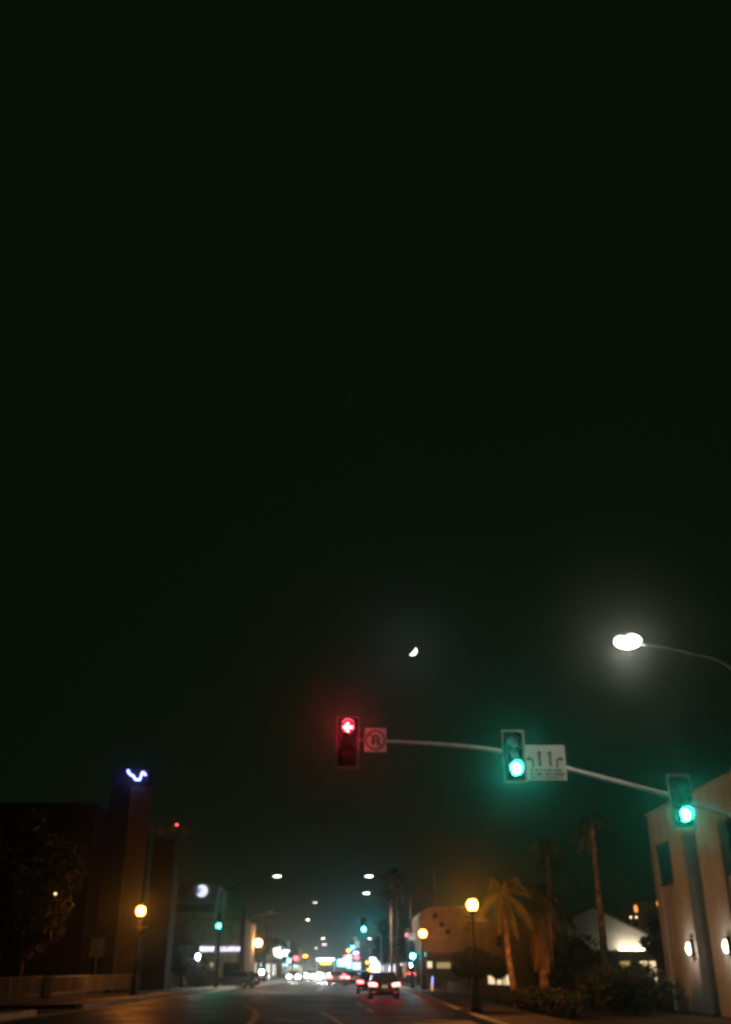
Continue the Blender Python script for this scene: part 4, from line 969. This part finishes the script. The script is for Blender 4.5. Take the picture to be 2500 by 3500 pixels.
# left hotel with tower
Yh = 86; t = thing('tower_building', 'dark brown building at far left with a tall square sign tower', 'building', (-26, Yh, 0))
def xh(px, py): return at(px, py, Yh).x
def zh(py, px=470): return at(px, py, Yh).z
ta, tb_ = xh(448, 2740), xh(506, 2740)
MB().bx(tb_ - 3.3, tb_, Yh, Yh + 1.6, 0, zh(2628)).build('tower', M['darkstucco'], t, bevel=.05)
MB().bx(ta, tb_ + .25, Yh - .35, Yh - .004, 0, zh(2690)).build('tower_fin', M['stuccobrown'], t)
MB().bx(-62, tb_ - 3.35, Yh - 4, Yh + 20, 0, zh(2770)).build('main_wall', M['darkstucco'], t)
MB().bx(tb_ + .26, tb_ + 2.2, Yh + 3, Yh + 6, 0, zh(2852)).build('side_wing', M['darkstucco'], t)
for k in range(6):
    xx = -60 + k * 5.4
    for zz in (3.2, 7.0): win(t, xx, xx + 2.6, Yh - 4.08, Yh - 4.006, zz, zz + 1.8, None, 'y')
for k, (px, py) in enumerate(((514, 2830), (552, 2838), (592, 2834), (634, 2840))):
    q = at(px, py, Yh + 2.9); sgn = MB().disc(q, .36, .08).build('round_sign_disc', M['stuccotan'], t)
# blue neon mark
pts = [at(px, py, Yh - .5) for px, py in ((438, 2631), (441, 2642), (449, 2649), (458, 2653), (462, 2664), (478, 2666), (484, 2650), (488, 2638), (500, 2650))]
t2 = thing('neon_sign', 'jagged blue white neon mark near the top of the left tower', 'neon sign', pts[4])
nb = MB()
for a, b_ in zip(pts, pts[1:]): nb.tube([a, b_], .07, 8)
nb.build('neon_tube', E['blue'], t2)
lamp(t2, pts[4] + Vector((-.3, -.4, .4)), (.22, .26, 1), PW['neon'])
for p in (pts[1], pts[4], pts[6]): MB().tube([p + Vector((0, .05, 0)), (p.x, Yh - .002 if p.x < ta else Yh - .352, p.z)], .02, 6).build('bracket', M['darkmetal'], t2)
q = at(605, 2819, Yh + 4); t2 = thing('red_beacon', 'small red warning light on the roof of the left side wing', 'warning light', (q.x, Yh + 4, zh(2852)))
MB().tube([(q.x, Yh + 4, zh(2852) + .002), (q.x, Yh + 4, q.z - .1)], .04, 8).build('stand', M['darkmetal'], t2); MB().ball(q, (.13, .09, .08), 12, 8).build('lamp', E['redbeacon'], t2)
q = at(190, 3055, 62); t2 = thing('window_lamp', 'tiny warm light glinting through the dark trees at far left', 'light', (q.x, 62, 0))
MB().tube([(q.x, 62.1, 0), (q.x, 62.1, q.z - .12)], .05, 8).build('post', M['darkmetal'], t2); MB().ball(q, .07, 8, 6).build('bulb', E['bulb'], t2)

# far shop rows
def shop(x0, x1, y0, y1, h, label, m, lit, side):
    """street front on the face towards the road"""
    t = thing('shop_building', label, 'shop', ((x0 + x1) / 2, y0, 0), 'shops lining the road')
    MB().bx(x0, x1, y0, y1, 0, h).build('wall', M[m], t)
    MB().bx(x0 - .1, x1 + .1, y0 - .1, y1 + .1, h + .002, h + .3).build('cornice', M['stuccobrown'], t)
    xf = x1 if side < 0 else x0; sg = 1 if side < 0 else -1
    n = max(2, int((y1 - y0) / 5)); st = (y1 - y0) / n
    for k in range(n):
        ya = y0 + st * k + .5; yb_ = y0 + st * (k + 1) - .5
        mm = E[lit[k % len(lit)]] if lit[k % len(lit)] else None
        a, b_ = sorted((xf + sg * .01, xf + sg * .09)); win(t, a, b_, ya, yb_, .5, 2.6, mm)
        if h > 5: win(t, a, b_, ya + .8, yb_ - .8, 3.9, 5.0, None)
    a, b_ = sorted((xf + sg * .002, xf + sg * 1.6)); MB().bx(a, b_, y0 + .3, y1 - .3, 2.8, 2.95).build('awning', M['canvas'], t)
    w_ = (x1 - x0); win(t, x0 + w_ * .15, x0 + w_ * .45, y0 - .09, y0 - .01, .6, 2.5, E[lit[0]] if lit[0] else None, 'y')
    return t
shop(-24, -14.2, 130, 152, 6.2, 'left shop building just beyond the dark mast', 'stuccotan', ['coolwin', None, 'warmdim', None], -1)
shop(-24, -13.2, 154, 178, 4.6, 'left shop building behind the umbrella shaped tree', 'stuccobrown', [None, 'warmdim', 'coolwin'], -1)
shop(-24, -12.8, 180, 214, 6.6, 'left shop building behind the white banner', 'stuccogrey', ['coolwin', 'warmwin', None], -1)
shop(-23, -12.2, 217, 262, 5.4, 'farther left shop building near the amber light', 'stuccobrown', ['warmdim', 'coolwin'], -1)
shop(-22, -12.0, 266, 330, 7.0, 'farthest left shop building by the road', 'stuccotan', ['warmwin', 'coolwin', None], -1)
shop(9.2, 18, 128, 158, 6.4, 'right shop building behind the dim distant palms', 'stuccobrown', [None, 'warmdim', None], 1)
shop(9.2, 18, 161, 200, 5.0, 'right shop building behind the second mast', 'stuccogrey', [None, 'coolwin', 'warmdim'], 1)
shop(9.0, 18, 203, 258, 6.2, 'right shop building carrying the bright sign cluster', 'stuccotan', ['coolwin', 'warmwin'], 1)
shop(8.6, 18, 262, 330, 6.8, 'farthest right shop building by the road', 'stuccobrown', ['warmdim', 'coolwin'], 1)

# ------------------------------------------------------------------ haze volume added to imitate lens bloom round the lamps
hz = bpy.data.materials.new('bloom_haze'); hz.use_nodes = True; nn = hz.node_tree.nodes; nn.clear()
pv = nn.new('ShaderNodeVolumePrincipled'); ho = nn.new('ShaderNodeOutputMaterial')
pv.inputs['Color'].default_value = (0.84, 1.0, 0.88, 1); pv.inputs['Density'].default_value = 0.00058; pv.inputs['Anisotropy'].default_value = 0.95; hz.cycles.volume_sampling = 'MULTIPLE_IMPORTANCE'
hz.node_tree.links.new(pv.outputs[0], ho.inputs['Volume'])
tag(MB().bx(-120, 120, -30, 620, -1.2, 40).build('bloom_haze', hz), kind='stuff')
